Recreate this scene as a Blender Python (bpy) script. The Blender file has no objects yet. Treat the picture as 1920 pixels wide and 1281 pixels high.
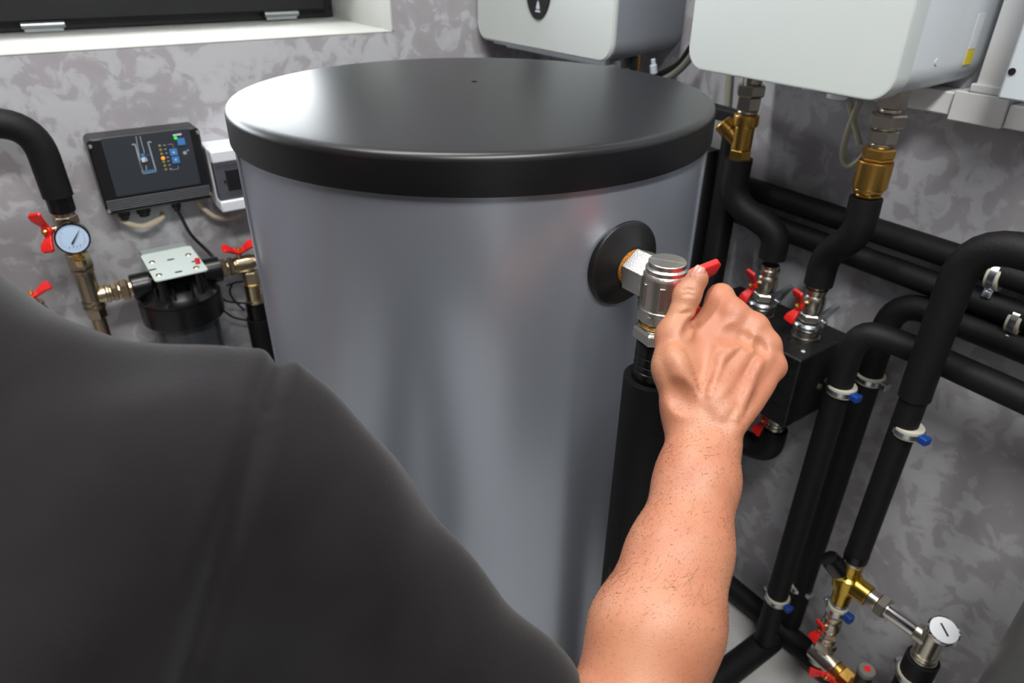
import bpy, bmesh, math, random
import numpy as np
from mathutils import Vector, Matrix
random.seed(7); rng = np.random.default_rng(7)
SC = bpy.context.scene
COL = SC.collection
PI = math.pi

# ------------------------------------------------------------------ camera, world, light, exposure
F_PX = 1295.0; CX, CY = 960.0, 640.5
YAW, TILT, ROLL = 0.61083538, 0.5249475, 0.01058023
CAM = np.array([0, 0, 1.3])
_hd = np.array([math.sin(YAW), math.cos(YAW), 0]); _z = np.array([0, 0, 1.0])
FW = math.cos(TILT)*_hd - math.sin(TILT)*_z
_u = math.sin(TILT)*_hd + math.cos(TILT)*_z
_r = np.array([math.cos(YAW), -math.sin(YAW), 0])
RT = math.cos(ROLL)*_r + math.sin(ROLL)*_u
UP = -math.sin(ROLL)*_r + math.cos(ROLL)*_u

def at(px, py, x=None, y=None, z=None, d=None):
    """a photographed pixel met with a known plane of the room (or a known depth): a point in metres"""
    v = FW*F_PX + RT*(px-CX) - UP*(py-CY)
    if x is not None: t = (x-CAM[0])/v[0]
    elif y is not None: t = (y-CAM[1])/v[1]
    elif z is not None: t = (z-CAM[2])/v[2]
    else: t = d/F_PX
    return CAM + v*t

cam = bpy.data.cameras.new('camera'); cam_o = bpy.data.objects.new('camera', cam); COL.objects.link(cam_o)
cam.sensor_width = 36; cam.lens = F_PX/1920*36; cam.clip_start = 0.02
cam_o.matrix_world = Matrix(((RT[0], UP[0], -FW[0], CAM[0]), (RT[1], UP[1], -FW[1], CAM[1]), (RT[2], UP[2], -FW[2], CAM[2]), (0, 0, 0, 1)))
cam.dof.use_dof = True; cam.dof.focus_distance = 0.655; cam.dof.aperture_fstop = 7.1
SC.camera = cam_o

wd = bpy.data.worlds.new('daylight'); SC.world = wd; wd.use_nodes = True
wd.node_tree.nodes['Background'].inputs[0].default_value = (0.92, 0.97, 1.0, 1)
wd.node_tree.nodes['Background'].inputs[1].default_value = 14.0

def area(name, loc, aim, sx, sy, power, color=(1, 1, 1)):
    l = bpy.data.lights.new(name, 'AREA'); l.shape = 'RECTANGLE'; l.size = sx; l.size_y = sy; l.energy = power; l.color = color
    o = bpy.data.objects.new(name, l); COL.objects.link(o); o.location = loc
    o.rotation_euler = (Vector(aim)-Vector(loc)).to_track_quat('-Z', 'Y').to_euler()
    return o
LAMPS = [((0.05, -0.38, 2.64), 1.2, 0.30, 44), ((0.05, 0.92, 2.64), 1.2, 0.16, 25)]
for i, (p, sx, sy, w) in enumerate(LAMPS):
    area('ceiling_lamp_light', (p[0], p[1], p[2]-0.062), (p[0], p[1], 0), sx-0.06, sy-0.05, w, (1.0, 0.988, 0.965))

SC.view_settings.view_transform = 'Standard'; SC.view_settings.look = 'None'
SC.view_settings.gamma = 1.0; SC.view_settings.use_curve_mapping = False
SC.view_settings.exposure = 0.0

# ------------------------------------------------------------------ room numbers
WY, RX = 1.43, 1.08            # back wall plane, wall on the boiler side
XL, YF, ZC = -1.45, -1.7, 2.70

# ------------------------------------------------------------------ materials
def mat(name, col, rough=0.5, metal=0.0, bump=0.0, bscale=60, var=0.0, vscale=8, coat=0.0, col2=None, spec=None, emit=None, aniso=0):
    m = bpy.data.materials.new(name); m.use_nodes = True
    nt = m.node_tree; b = nt.nodes['Principled BSDF']; N = nt.nodes.new; L = nt.links.new
    b.inputs['Base Color'].default_value = (*col, 1); b.inputs['Roughness'].default_value = rough; b.inputs['Metallic'].default_value = metal
    if coat: b.inputs['Coat Weight'].default_value = coat; b.inputs['Coat Roughness'].default_value = 0.15
    if spec is not None: b.inputs['Specular IOR Level'].default_value = spec
    tc = N('ShaderNodeTexCoord')
    if var or col2:
        n = N('ShaderNodeTexNoise'); n.inputs['Scale'].default_value = vscale; n.inputs['Detail'].default_value = 6
        L(tc.outputs['Object'], n.inputs['Vector'])
        r = N('ShaderNodeValToRGB'); r.color_ramp.elements[0].position = 0.3; r.color_ramp.elements[1].position = 0.7
        c2 = col2 if col2 else tuple(min(1, c*(1+var)) for c in col)
        c1 = col if col2 else tuple(c*(1-var) for c in col)
        r.color_ramp.elements[0].color = (*c1, 1); r.color_ramp.elements[1].color = (*c2, 1)
        L(n.outputs['Fac'], r.inputs['Fac']); L(r.outputs['Color'], b.inputs['Base Color'])
    if bump:
        n = N('ShaderNodeTexNoise'); n.inputs['Scale'].default_value = bscale; n.inputs['Detail'].default_value = 5
        L(tc.outputs['Object'], n.inputs['Vector'])
        bp = N('ShaderNodeBump'); bp.inputs['Strength'].default_value = bump; bp.inputs['Distance'].default_value = 0.002
        L(n.outputs['Fac'], bp.inputs['Height']); L(bp.outputs['Normal'], b.inputs['Normal'])
    if emit:
        b.inputs['Emission Color'].default_value = (*emit[:3], 1); b.inputs['Emission Strength'].default_value = emit[3]
    return m

def plaster():
    m = mat('decorative_plaster', (0.34, 0.33, 0.34), 0.55)
    nt = m.node_tree; N = nt.nodes.new; L = nt.links.new; b = nt.nodes['Principled BSDF']
    tc = N('ShaderNodeTexCoord')
    big = N('ShaderNodeTexNoise'); big.inputs['Scale'].default_value = 7.0; big.inputs['Detail'].default_value = 2
    mid = N('ShaderNodeTexNoise'); mid.inputs['Scale'].default_value = 25; mid.inputs['Detail'].default_value = 8; mid.inputs['Roughness'].default_value = 0.55; mid.inputs['Distortion'].default_value = 0.6
    for n in (big, mid): L(tc.outputs['Object'], n.inputs['Vector'])
    ad = N('ShaderNodeMath'); ad.operation = 'MULTIPLY_ADD'; ad.inputs[1].default_value = 0.6
    L(big.outputs['Fac'], ad.inputs[0]); L(mid.outputs['Fac'], ad.inputs[2])
    r = N('ShaderNodeValToRGB'); e = r.color_ramp.elements
    e[0].position = 0.62; e[0].color = (0.350, 0.336, 0.355, 1); e[1].position = 0.90; e[1].color = (0.485, 0.49, 0.515, 1)
    k = e.new(0.785); k.color = (0.375, 0.357, 0.38, 1)
    k = e.new(0.825); k.color = (0.45, 0.45, 0.475, 1)
    L(ad.outputs[0], r.inputs['Fac']); L(r.outputs['Color'], b.inputs['Base Color'])
    bp = N('ShaderNodeBump'); bp.inputs['Strength'].default_value = 0.15; bp.inputs['Distance'].default_value = 0.003
    L(mid.outputs['Fac'], bp.inputs['Height']); L(bp.outputs['Normal'], b.inputs['Normal'])
    return m

def glass():
    m = bpy.data.materials.new('window_glass'); m.use_nodes = True; nt = m.node_tree; nt.nodes.clear(); N = nt.nodes.new; L = nt.links.new
    t = N('ShaderNodeBsdfTransparent'); g = N('ShaderNodeBsdfGlossy'); g.inputs['Roughness'].default_value = 0.02
    fr = N('ShaderNodeFresnel'); fr.inputs[0].default_value = 1.45; mx = N('ShaderNodeMixShader'); o = N('ShaderNodeOutputMaterial')
    L(fr.outputs[0], mx.inputs[0]); L(t.outputs[0], mx.inputs[1]); L(g.outputs[0], mx.inputs[2]); L(mx.outputs[0], o.inputs[0])
    return m

M_ = dict(
    wall=plaster(),
    floor=mat('pale_floor', (0.50, 0.49, 0.475), 0.45, bump=0.05, bscale=40, var=0.06, vscale=5),
    ceil=mat('white_ceiling', (0.42, 0.42, 0.41), 0.8),
    white_plaster=mat('white_plaster', (0.50, 0.51, 0.48), 0.7, bump=0.4, bscale=260),
    grey_wall=mat('plain_grey_paint', (0.20, 0.195, 0.195), 0.6),
    frame=mat('anthracite_window_frame', (0.009, 0.010, 0.011), 0.45),
    glass=glass(),
    foam=mat('black_foam_insulation', (0.0055, 0.0055, 0.006), 0.6, bump=0.25, bscale=350, spec=0.3),
    foam_dark=mat('black_tape', (0.004, 0.004, 0.005), 0.3, spec=0.4),
    nickel=mat('nickel_plate', (0.56, 0.525, 0.45), 0.28, 1.0, bump=0.05, bscale=300),
    nickel_s=mat('satin_nickel', (0.62, 0.585, 0.53), 0.33, 1.0, bump=0.18, bscale=700),
    brassy=mat('pale_brass', (0.62, 0.51, 0.33), 0.26, 1.0),
    brass=mat('raw_brass', (0.62, 0.37, 0.09), 0.33, 1.0, bump=0.1, bscale=500),
    brass_y=mat('yellow_brass', (0.60, 0.40, 0.07), 0.25, 1.0),
    chrome=mat('chrome_pipe', (0.82, 0.82, 0.82), 0.08, 1.0),
    zinc=mat('zinc_plated_steel', (0.60, 0.64, 0.67), 0.28, 1.0),
    red=mat('red_plastic', (0.72, 0.012, 0.010), 0.35, coat=0.3),
    blue=mat('blue_plastic', (0.006, 0.05, 0.26), 0.4),
    cream=mat('cream_rubber', (0.55, 0.52, 0.42), 0.6),
    black=mat('black_plastic', (0.010, 0.010, 0.011), 0.38),
    black_g=mat('glossy_black_plastic', (0.006, 0.006, 0.007), 0.18),
    filt=mat('black_filter_plastic', (0.0045, 0.0045, 0.005), 0.28, bump=0.1, bscale=500),
    bowl=mat('smoky_bowl', (0.055, 0.062, 0.07), 0.25),
    plate=mat('pale_steel_plate', (0.56, 0.64, 0.62), 0.45),
    ctl=mat('controller_case', (0.009, 0.0095, 0.011), 0.36),
    rib=mat('case_rib', (0.075, 0.078, 0.088), 0.45),
    bronze=mat('dull_nickel', (0.40, 0.345, 0.255), 0.3, 1.0),
    screen=mat('controller_panel', (0.030, 0.036, 0.046), 0.5),
    silk=mat('pale_print', (0.34, 0.40, 0.44), 0.6),
    silkb=mat('blue_print', (0.06, 0.22, 0.55), 0.5),
    silkw=mat('white_print', (0.62, 0.68, 0.75), 0.6),
    amber_off=mat('amber_indicator', (0.28, 0.25, 0.07), 0.4),
    amber=mat('lit_amber_indicator', (0.9, 0.3, 0.02), 0.4, emit=(1, 0.28, 0.02, 0.9)),
    green=mat('lit_green_indicator', (0.05, 0.6, 0.05), 0.4, emit=(0.05, 0.8, 0.05, 0.6)),
    wplast=mat('white_plastic', (0.74, 0.76, 0.80), 0.4),
    smoke=mat('smoked_window', (0.085, 0.085, 0.105), 0.25),
    cable_c=mat('cream_cable', (0.60, 0.52, 0.38), 0.45),
    cable_g=mat('grey_cable', (0.16, 0.155, 0.135), 0.5),
    tubec=mat('milky_tube', (0.40, 0.39, 0.29), 0.3),
    bwhite=mat('boiler_white', (0.53, 0.57, 0.555), 0.35, coat=0.15),
    bwhite2=mat('boiler_side_white', (0.64, 0.68, 0.72), 0.32, coat=0.2),
    bgrey=mat('boiler_grey_side', (0.25, 0.27, 0.30), 0.42),
    alu=mat('aluminium_rail', (0.55, 0.6, 0.62), 0.35, 0.8),
    trunk=mat('white_trunking', (0.86, 0.86, 0.86), 0.4),
    cab=mat('pale_blue_cabinet', (0.60, 0.67, 0.71), 0.4),
    yellow=mat('yellow_sticker', (0.75, 0.6, 0.04), 0.5),
    dial=mat('gauge_dial', (0.50, 0.66, 0.86), 0.35),
    dialw=mat('thermometer_dial', (0.82, 0.84, 0.88), 0.35),
    tick=mat('dial_print', (0.22, 0.28, 0.38), 0.5),
    tickr=mat('red_dial_print', (0.62, 0.25, 0.3), 0.5),
    tank=mat('silver_grey_sheet', (0.385, 0.42, 0.485), 0.29, 0.62, bump=0.04, bscale=900),
    lid=mat('black_lid', (0.0042, 0.0047, 0.0060), 0.36, bump=0.05, bscale=1200, spec=0.5),
    rubber=mat('black_rubber', (0.006, 0.006, 0.0065), 0.38, bump=0.1, bscale=200),
    rust=mat('rusty_thread', (0.42, 0.13, 0.02), 0.85, bump=0.9, bscale=500, col2=(0.75, 0.30, 0.04), vscale=400),
    boxb=mat('black_insulation_box', (0.006, 0.006, 0.0065), 0.42, bump=0.8, bscale=140, var=0.5, vscale=60),
    vessel=mat('dark_grey_vessel', (0.12, 0.123, 0.12), 0.4),
    hair=mat('arm_hair', (0.06, 0.03, 0.016), 0.5),
    headhair=mat('dark_hair', (0.02, 0.013, 0.009), 0.5),
    nail=mat('nail', (0.52, 0.25, 0.20), 0.3, spec=0.4),
    trouser=mat('dark_trousers', (0.03, 0.032, 0.04), 0.85, bump=0.3, bscale=500),
    shoe=mat('dark_shoe', (0.02, 0.02, 0.02), 0.5),
    door=mat('door_white', (0.7, 0.7, 0.7), 0.4),
    lampd=mat('lamp_diffuser', (0.9, 0.9, 0.9), 0.5, emit=(1, 0.97, 0.92, 2.0)),
)
def skin_mat():
    m = mat('skin', (0.80, 0.40, 0.27), 0.47); nt = m.node_tree; N = nt.nodes.new; L = nt.links.new; b = nt.nodes['Principled BSDF']
    tc = N('ShaderNodeTexCoord')
    n1 = N('ShaderNodeTexNoise'); n1.inputs['Scale'].default_value = 22; n1.inputs['Detail'].default_value = 5
    n2 = N('ShaderNodeTexNoise'); n2.inputs['Scale'].default_value = 420; n2.inputs['Detail'].default_value = 3
    n3 = N('ShaderNodeTexVoronoi'); n3.inputs['Scale'].default_value = 900
    for n in (n1, n2, n3): L(tc.outputs['Object'], n.inputs['Vector'])
    r = N('ShaderNodeValToRGB'); r.color_ramp.elements[0].position = 0.33; r.color_ramp.elements[0].color = (0.415, 0.152, 0.083, 1)
    r.color_ramp.elements[1].position = 0.68; r.color_ramp.elements[1].color = (0.475, 0.213, 0.119, 1)
    L(n1.outputs['Fac'], r.inputs['Fac']); L(r.outputs['Color'], b.inputs['Base Color'])
    b.inputs['Subsurface Weight'].default_value = 0.06; b.inputs['Subsurface Radius'].default_value = (0.008, 0.003, 0.0015); b.inputs['Subsurface Scale'].default_value = 1.0
    ad = N('ShaderNodeMath'); L(n2.outputs['Fac'], ad.inputs[0]); L(n3.outputs['Distance'], ad.inputs[1])
    bp = N('ShaderNodeBump'); bp.inputs['Strength'].default_value = 0.22; bp.inputs['Distance'].default_value = 0.0007
    L(ad.outputs[0], bp.inputs['Height']); L(bp.outputs['Normal'], b.inputs['Normal'])
    return m
M_['skin'] = skin_mat()
def shirt_mat():
    m = mat('faded_black_jersey', (0.0052, 0.0044, 0.0054), 0.9, bump=0.25, bscale=900, col2=(0.0096, 0.0078, 0.0094), vscale=18)
    b = m.node_tree.nodes['Principled BSDF']; b.inputs['Sheen Weight'].default_value = 0.10; b.inputs['Sheen Roughness'].default_value = 0.5
    b.inputs['Specular IOR Level'].default_value = 0.2
    return m
M_['shirt'] = shirt_mat()

# ------------------------------------------------------------------ mesh helpers
def nrm(v): v = np.asarray(v, float); return v/np.linalg.norm(v)
def basis(D, up=None):
    D = nrm(D); u = np.array(up if up is not None else ((0, 0, 1) if abs(D[2]) < 0.9 else (0, 1, 0)), float)
    A = nrm(np.cross(u, D)); B = np.cross(D, A); return A, B, D

class MB:
    def __init__(s): s.v = []; s.f = []
    def add(s, vs, fs):
        o = len(s.v); s.v += [tuple(map(float, p)) for p in vs]; s.f += [tuple(i+o for i in f) for f in fs]; return s
    def lathe(s, O, D, prof, seg=24, up=None, rot=0.0):
        O = np.asarray(O, float); A, B, D = basis(D, up); vs = []; fs = []; rows = []
        for r, h in prof:
            if r < 1e-6: rows.append([len(vs)]); vs.append(O+D*h)
            else:
                row = []
                for i in range(seg):
                    a = rot+2*PI*i/seg; row.append(len(vs)); vs.append(O+D*h+A*(r*math.cos(a))+B*(r*math.sin(a)))
                rows.append(row)
        for p, q in zip(rows, rows[1:]):
            if len(p) == 1 and len(q) == 1: continue
            for i in range(seg):
                j = (i+1) % seg
                if len(p) == 1: fs.append((p[0], q[i], q[j]))
                elif len(q) == 1: fs.append((p[i], p[j], q[0]))
                else: fs.append((p[i], p[j], q[j], q[i]))
        if len(rows[0]) > 1: fs.append(tuple(rows[0]))
        if len(rows[-1]) > 1: fs.append(tuple(rows[-1]))
        return s.add(vs, fs)
    def cyl(s, O, D, r, h, seg=24, bev=0.0, up=None, rot=0.0):
        b = min(bev, h*0.45, r*0.5)
        prof = [(r, 0), (r, h)] if not b else [(r-b, 0), (r-b*0.3, b*0.3), (r, b), (r, h-b), (r-b*0.3, h-b*0.3), (r-b, h)]
        return s.lathe(O, D, [(0, prof[0][1])]+prof+[(0, prof[-1][1])], seg, up, rot)
    def hexn(s, O, D, r, h, rot=0.0, up=None):
        c = r*0.10
        return s.lathe(O, D, [(0, 0), (r*0.9, 0), (r, c), (r, h-c), (r*0.9, h), (0, h)], 6, up, rot)
    def tube(s, pts, r, seg=16, fil=0.0, n=6, cap=True, rs=None):
        P = [np.asarray(p, float) for p in pts]; Q = [P[0]]
        for i in range(1, len(P)-1):
            if fil <= 0: Q.append(P[i]); continue
            a, b, c = P[i-1], P[i], P[i+1]; d1 = min(fil, np.linalg.norm(a-b)*0.49); d2 = min(fil, np.linalg.norm(c-b)*0.49)
            p, q = b+nrm(a-b)*d1, b+nrm(c-b)*d2
            for k in range(n+1):
                t = k/n; Q.append((1-t)**2*p+2*t*(1-t)*b+t*t*q)
        Q.append(P[-1]); T = []
        for i in range(len(Q)): T.append(nrm(Q[min(i+1, len(Q)-1)]-Q[max(i-1, 0)]))
        A = basis(T[0])[0]; vs = []; fs = []
        for i, (q, t) in enumerate(zip(Q, T)):
            A = nrm(A-t*(A@t)); B = np.cross(t, A); rr = r if rs is None else rs[i]
            for k in range(seg): vs.append(q+A*rr*math.cos(2*PI*k/seg)+B*rr*math.sin(2*PI*k/seg))
        for i in range(len(Q)-1):
            for k in range(seg): l = (k+1) % seg; fs.append((i*seg+k, i*seg+l, (i+1)*seg+l, (i+1)*seg+k))
        if cap: fs.append(tuple(range(seg))); fs.append(tuple(range((len(Q)-1)*seg, len(Q)*seg)))
        return s.add(vs, fs)
    def box(s, lo, hi):
        (a, b, c), (d, e, f) = lo, hi
        return s.add([(a, b, c), (d, b, c), (d, e, c), (a, e, c), (a, b, f), (d, b, f), (d, e, f), (a, e, f)],
                     [(0, 3, 2, 1), (4, 5, 6, 7), (0, 1, 5, 4), (1, 2, 6, 5), (2, 3, 7, 6), (3, 0, 4, 7)])
    def obox(s, O, ax, h):
        """oriented box: centre, three axes, half sizes"""
        O = np.asarray(O, float); ax = [nrm(a) for a in ax]; vs = []
        for sz in (-1, 1):
            for sx, sy in ((-1, -1), (1, -1), (1, 1), (-1, 1)): vs.append(O+ax[0]*h[0]*sx+ax[1]*h[1]*sy+ax[2]*h[2]*sz)
        return s.add(vs, [(0, 3, 2, 1), (4, 5, 6, 7), (0, 1, 5, 4), (1, 2, 6, 5), (2, 3, 7, 6), (3, 0, 4, 7)])
    def plate(s, outline, O, U, V, th):
        """extruded outline in the U,V plane, thickness th along UxV"""
        O = np.asarray(O, float); U = nrm(U); V = nrm(V); W = np.cross(U, V); n = len(outline)
        vs = [O+U*a+V*b for a, b in outline]+[O+U*a+V*b+W*th for a, b in outline]
        fs = [tuple(range(n))[::-1], tuple(range(n, 2*n))]+[(i, (i+1) % n, n+(i+1) % n, n+i) for i in range(n)]
        return s.add(vs, fs)
    def loft(s, secs):
        n = len(secs[0]); vs = [p for q in secs for p in q]; fs = []
        for i in range(len(secs)-1):
            for k in range(n): l = (k+1) % n; fs.append((i*n+k, i*n+l, (i+1)*n+l, (i+1)*n+k))
        fs.append(tuple(range(n))); fs.append(tuple(range((len(secs)-1)*n, len(secs)*n)))
        return s.add(vs, fs)

def rrect(w0, h0, w1, h1, r, n=6, rr=None):
    rr = rr or [r]*4; out = []
    for (cx, cy, a0), q in zip(((w1, h1, 0), (w0, h1, 90), (w0, h0, 180), (w1, h0, 270)), rr):
        sx = 1 if cx == w1 else -1; sy = 1 if cy == h1 else -1
        for k in range(n+1):
            a = math.radians(a0+90*k/n); out.append((cx-sx*q+q*math.cos(a), cy-sy*q+q*math.sin(a)))
    return out

def root_of(o):
    while o.parent: o = o.parent
    return o
ORIG = {}
def obj(name, mb, m, parent=None, bevel=0.0, bseg=2, smooth=True, angle=32, label=None):
    me = bpy.data.meshes.new(name)
    if parent is not None: off = ORIG[root_of(parent).name]
    else:
        a = np.array(mb.v); off = np.array([(a[:, 0].min()+a[:, 0].max())/2, (a[:, 1].min()+a[:, 1].max())/2, a[:, 2].min()])
    me.from_pydata([tuple(np.array(p)-off) for p in mb.v], [], mb.f)
    bm = bmesh.new(); bm.from_mesh(me); bmesh.ops.recalc_face_normals(bm, faces=bm.faces); bm.to_mesh(me); bm.free()
    me.materials.append(m)
    if smooth:
        for p in me.polygons: p.use_smooth = True
        me.set_sharp_from_angle(angle=math.radians(angle))
    o = bpy.data.objects.new(name, me); COL.objects.link(o)
    if parent is not None: o.parent = parent
    else: o.location = off; ORIG[o.name] = off
    if bevel:
        b = o.modifiers.new('edge', 'BEVEL'); b.width = bevel; b.segments = bseg; b.limit_method = 'ANGLE'; b.angle_limit = math.radians(40)
        for p in me.polygons: p.use_smooth = True
        pass
    if smooth and len(mb.f) < 20000:
        wn = o.modifiers.new('even_normals', 'WEIGHTED_NORMAL'); wn.keep_sharp = True
    if label: o['label'] = label
    return o
def thing(name, loc, label, cat, group=None):
    o = bpy.data.objects.new(name, None); COL.objects.link(o); o.location = loc; o.empty_display_size = 0.05
    ORIG[o.name] = np.asarray(loc, float); o['label'] = label; o['category'] = cat
    if group: o['group'] = group
    return o
def tag(o, label, cat, group=None):
    o['label'] = label; o['category'] = cat
    if group: o['group'] = group
    return o
def struct(o): o['kind'] = 'structure'; return o

# ------------------------------------------------------------------ the room shell
struct(obj('floor', MB().box((XL-0.2, YF-0.2, -0.2), (RX+0.2, WY+0.4, 0)), M_['floor']))
struct(obj('ceiling', MB().box((XL-0.2, YF-0.2, ZC), (RX+0.2, WY+0.4, ZC+0.15)), M_['ceil']))
struct(obj('wall_right', MB().box((RX, YF-0.2, 0), (RX+0.2, WY, ZC)), M_['wall']))
struct(obj('wall_left', MB().box((XL-0.2, YF-0.2, 0), (XL, WY+0.35, ZC)), M_['grey_wall']))
WX0, WX1, WZ0, WZ1, WD = -0.62, 0.692, 1.134, 1.56, 0.31
wb = MB().box((XL, WY, 0), (RX+0.2, WY+0.36, WZ0)).box((XL, WY, WZ1), (RX+0.2, WY+0.36, ZC))
wb.box((XL, WY, WZ0), (WX0, WY+0.36, WZ1)).box((WX1, WY, WZ0), (RX+0.2, WY+0.36, WZ1))
struct(obj('wall_back', wb, M_['wall'], smooth=False))
# bright plaster lining of the window recess: sill and reveals
sl = MB().box((WX0+0.001, WY+0.001, WZ0), (WX1-0.001, WY+WD+0.03, WZ0+0.004))
struct(obj('trim_1', sl, M_['white_plaster'], bevel=0.003))
rv = MB().box((WX1-0.004, WY+0.001, WZ0+0.0045), (WX1-0.0005, WY+WD+0.03, WZ1-0.001))
struct(obj('trim_2', rv, M_['white_plaster']))

# window: anthracite frame, bottom-hung sash, pane
yw = WY+WD
win = bpy.data.objects.new('window_1', None); COL.objects.link(win); win.location = (0, yw, WZ0); ORIG['window_1'] = np.array([0, yw, WZ0]); win['kind'] = 'structure'
fz = at(0, 41, y=yw)[2]
X0, X1, Z0, Z1 = WX0+0.002, WX1-0.006, WZ0+0.006, WZ1-0.004
ft = fz-Z0
f = MB().box((X0, yw, Z0), (X1, yw+0.07, fz)).box((X0, yw, Z1-ft), (X1, yw+0.07, Z1)).box((X0, yw, fz), (X0+ft, yw+0.07, Z1-ft)).box((X1-ft, yw, fz), (X1, yw+0.07, Z1-ft))
obj('window_frame', f, M_['frame'], win, bevel=0.002)
sx0, sx1, sz0, sz1, sw, ys = X0+0.03, X1-0.022, fz-0.002, Z1-0.02, 0.055, yw-0.016
f = MB().box((sx0, ys, sz0), (sx1, yw+0.05, sz0+sw)).box((sx0, ys, sz1-sw), (sx1, yw+0.05, sz1)).box((sx0, ys, sz0+sw), (sx0+sw, yw+0.05, sz1-sw)).box((sx1-sw, ys, sz0+sw), (sx1, yw+0.05, sz1-sw))
obj('window_sash', f, M_['frame'], win, bevel=0.004)
obj('window_pane', MB().box((sx0+sw-0.005, yw+0.02, sz0+sw-0.005), (sx1-sw+0.005, yw+0.028, sz1-sw+0.005)), M_['glass'], win)
for pa, pb in (((38, 47), (122, 47)), ((496, 27), (559, 24))):
    a = at(*pa, y=ys-0.004); b = at(*pb, y=ys-0.004); c = (a+b)/2
    h = MB().cyl((a[0], ys-0.004, c[2]), (1, 0, 0), 0.0065, b[0]-a[0], 16, 0.001)
    h.box((a[0]+0.004, ys-0.003, c[2]-0.012), (b[0]-0.004, ys+0.001, c[2]+0.004))
    obj('window_hinge', h, M_['zinc'], win, label='silver hinge barrel')
obj('frame_corner_screw', MB().cyl(at(629, 17, y=ys-0.001), (0, -1, 0), 0.004, 0.003, 12), M_['zinc'], win)

wf = MB().box((XL-0.2, YF-0.2, 0), (RX+0.2, YF, ZC))
struct(obj('wall_front', wf, M_['grey_wall']))
# plain white door added to the unseen wall, for a streak in the tank
dr = struct(bpy.data.objects.new('streak_door_1', None)); COL.objects.link(dr); dr.location = (-0.35, YF, 0); ORIG['streak_door_1'] = np.array([-0.35, YF, 0])
obj('door_leaf', MB().box((-0.75, YF+0.001, 0.01), (0.05, YF+0.045, 2.0)), M_['door'], dr, bevel=0.003)
obj('door_casing', MB().box((-0.82, YF+0.001, 0), (-0.755, YF+0.06, 2.06)).box((0.055, YF+0.001, 0), (0.12, YF+0.06, 2.06)).box((-0.755, YF+0.001, 2.005), (0.055, YF+0.06, 2.06)), M_['door'], dr, bevel=0.003)
obj('door_handle', MB().tube([(-0.02, YF+0.045, 1.0), (-0.02, YF+0.10, 1.0), (-0.14, YF+0.10, 1.0)], 0.009, 12, 0.02), M_['zinc'], dr)

sc_ = thing('added_dark_cabinet', (.36, -.62, 0), 'low dark two-door cabinet added out of view to darken the tank reflections', 'cabinet')  # unseen cabinet, added only to break up reflections on the tank side
obj('carcass', MB().box((.055, -.80, .05), (.66, -.42, .98)), M_['ctl'], sc_, bevel=.002)
obj('base', MB().box((.07, -.78, 0), (.645, -.44, .0495)), M_['black'], sc_)
for a_, b_ in ((.056, .356), (.359, .659)):
    d_ = obj('door', MB().box((a_, -.4195, .055), (b_, -.402, .975)), M_['ctl'], sc_, bevel=.002)
    k_ = b_-.025 if a_ < .2 else a_+.025
    obj('knob', MB().cyl((k_, -.402, .80), (0, 1, 0), .008, .018, 16, .002), M_['zinc'], d_)
for i, (p, sx, sy, w) in enumerate(LAMPS):
    t = thing('ceiling_lamp', (p[0], p[1], ZC), ['white ceiling panel lamp above the middle of the room', 'white ceiling panel lamp above the black-lidded tank'][i], 'lamp')
    obj('housing', MB().box((p[0]-sx/2, p[1]-sy/2, p[2]-0.05), (p[0]+sx/2, p[1]+sy/2, ZC)), M_['wplast'], t, bevel=0.004)
    obj('diffuser', MB().box((p[0]-sx/2+0.02, p[1]-sy/2+0.02, p[2]-0.055), (p[0]+sx/2-0.02, p[1]+sy/2-0.02, p[2]-0.0501)), M_['lampd'], t)

# ------------------------------------------------------------------ builders for plumbing
def stack(parent, O, D, items, up=None):
    """run of collars and hex nuts along an axis: (name, material, sides, radius, length)"""
    O = np.asarray(O, float); D = nrm(D); h = 0
    for nm, m, sd, r, l in items:
        mb = MB(); P = O+D*h
        if sd == 6: mb.hexn(P, D, r, l, 0.3, up)
        else: mb.cyl(P, D, r, l, 28, min(r*0.12, l*0.3), up)
        obj(nm, mb, m, parent, angle=30); h += l
    return O+D*h

def handle_parts(parent, C, S, W, k=1.0, screw=True, wide=1.0):
    """red butterfly handle: hub at C, stem direction S, wings along W"""
    S = nrm(S); W = nrm(W-S*(S@W)); T = np.cross(S, W); C = np.asarray(C, float)
    mb = MB()
    mb.cyl(C-S*0.003*k, S, 0.0085*k, 0.007*k, 20, 0.001)
    for sg in (-1, 1):
        secs = []
        for w, s, ht, th in ((0.002, 0.0, 0.0065, 0.0032), (0.009, 0.0015, 0.0055, 0.003), (0.014, 0.006, 0.007, 0.0028), (0.021, 0.012, 0.0098, 0.0026), (0.0285, 0.0145, 0.0105, 0.0026), (0.031, 0.0150, 0.008, 0.0022)):
            c = C+W*sg*w*k+S*s*k; nn = nrm(S*0.75-W*sg*0.66) if w > 0.012 else S
            secs.append([c+T*ht*k*wide*a+nn*th*k*b for a, b in ((-1, -1), (1, -1), (1, 1), (-1, 1))])
        mb.loft(secs)
    h = obj('valve_handle', mb, M_['red'], parent, bevel=0.0012*k, label='red butterfly handle')
    if screw:
        obj('handle_screw', MB().lathe(C+S*0.004*k, S, [(0, 0), (0.0045*k, 0), (0.0045*k, 0.003*k), (0.002*k, 0.0055*k), (0, 0.0058*k)], 16), M_['brass'], h, label='brass handle screw')
    return h

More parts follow.
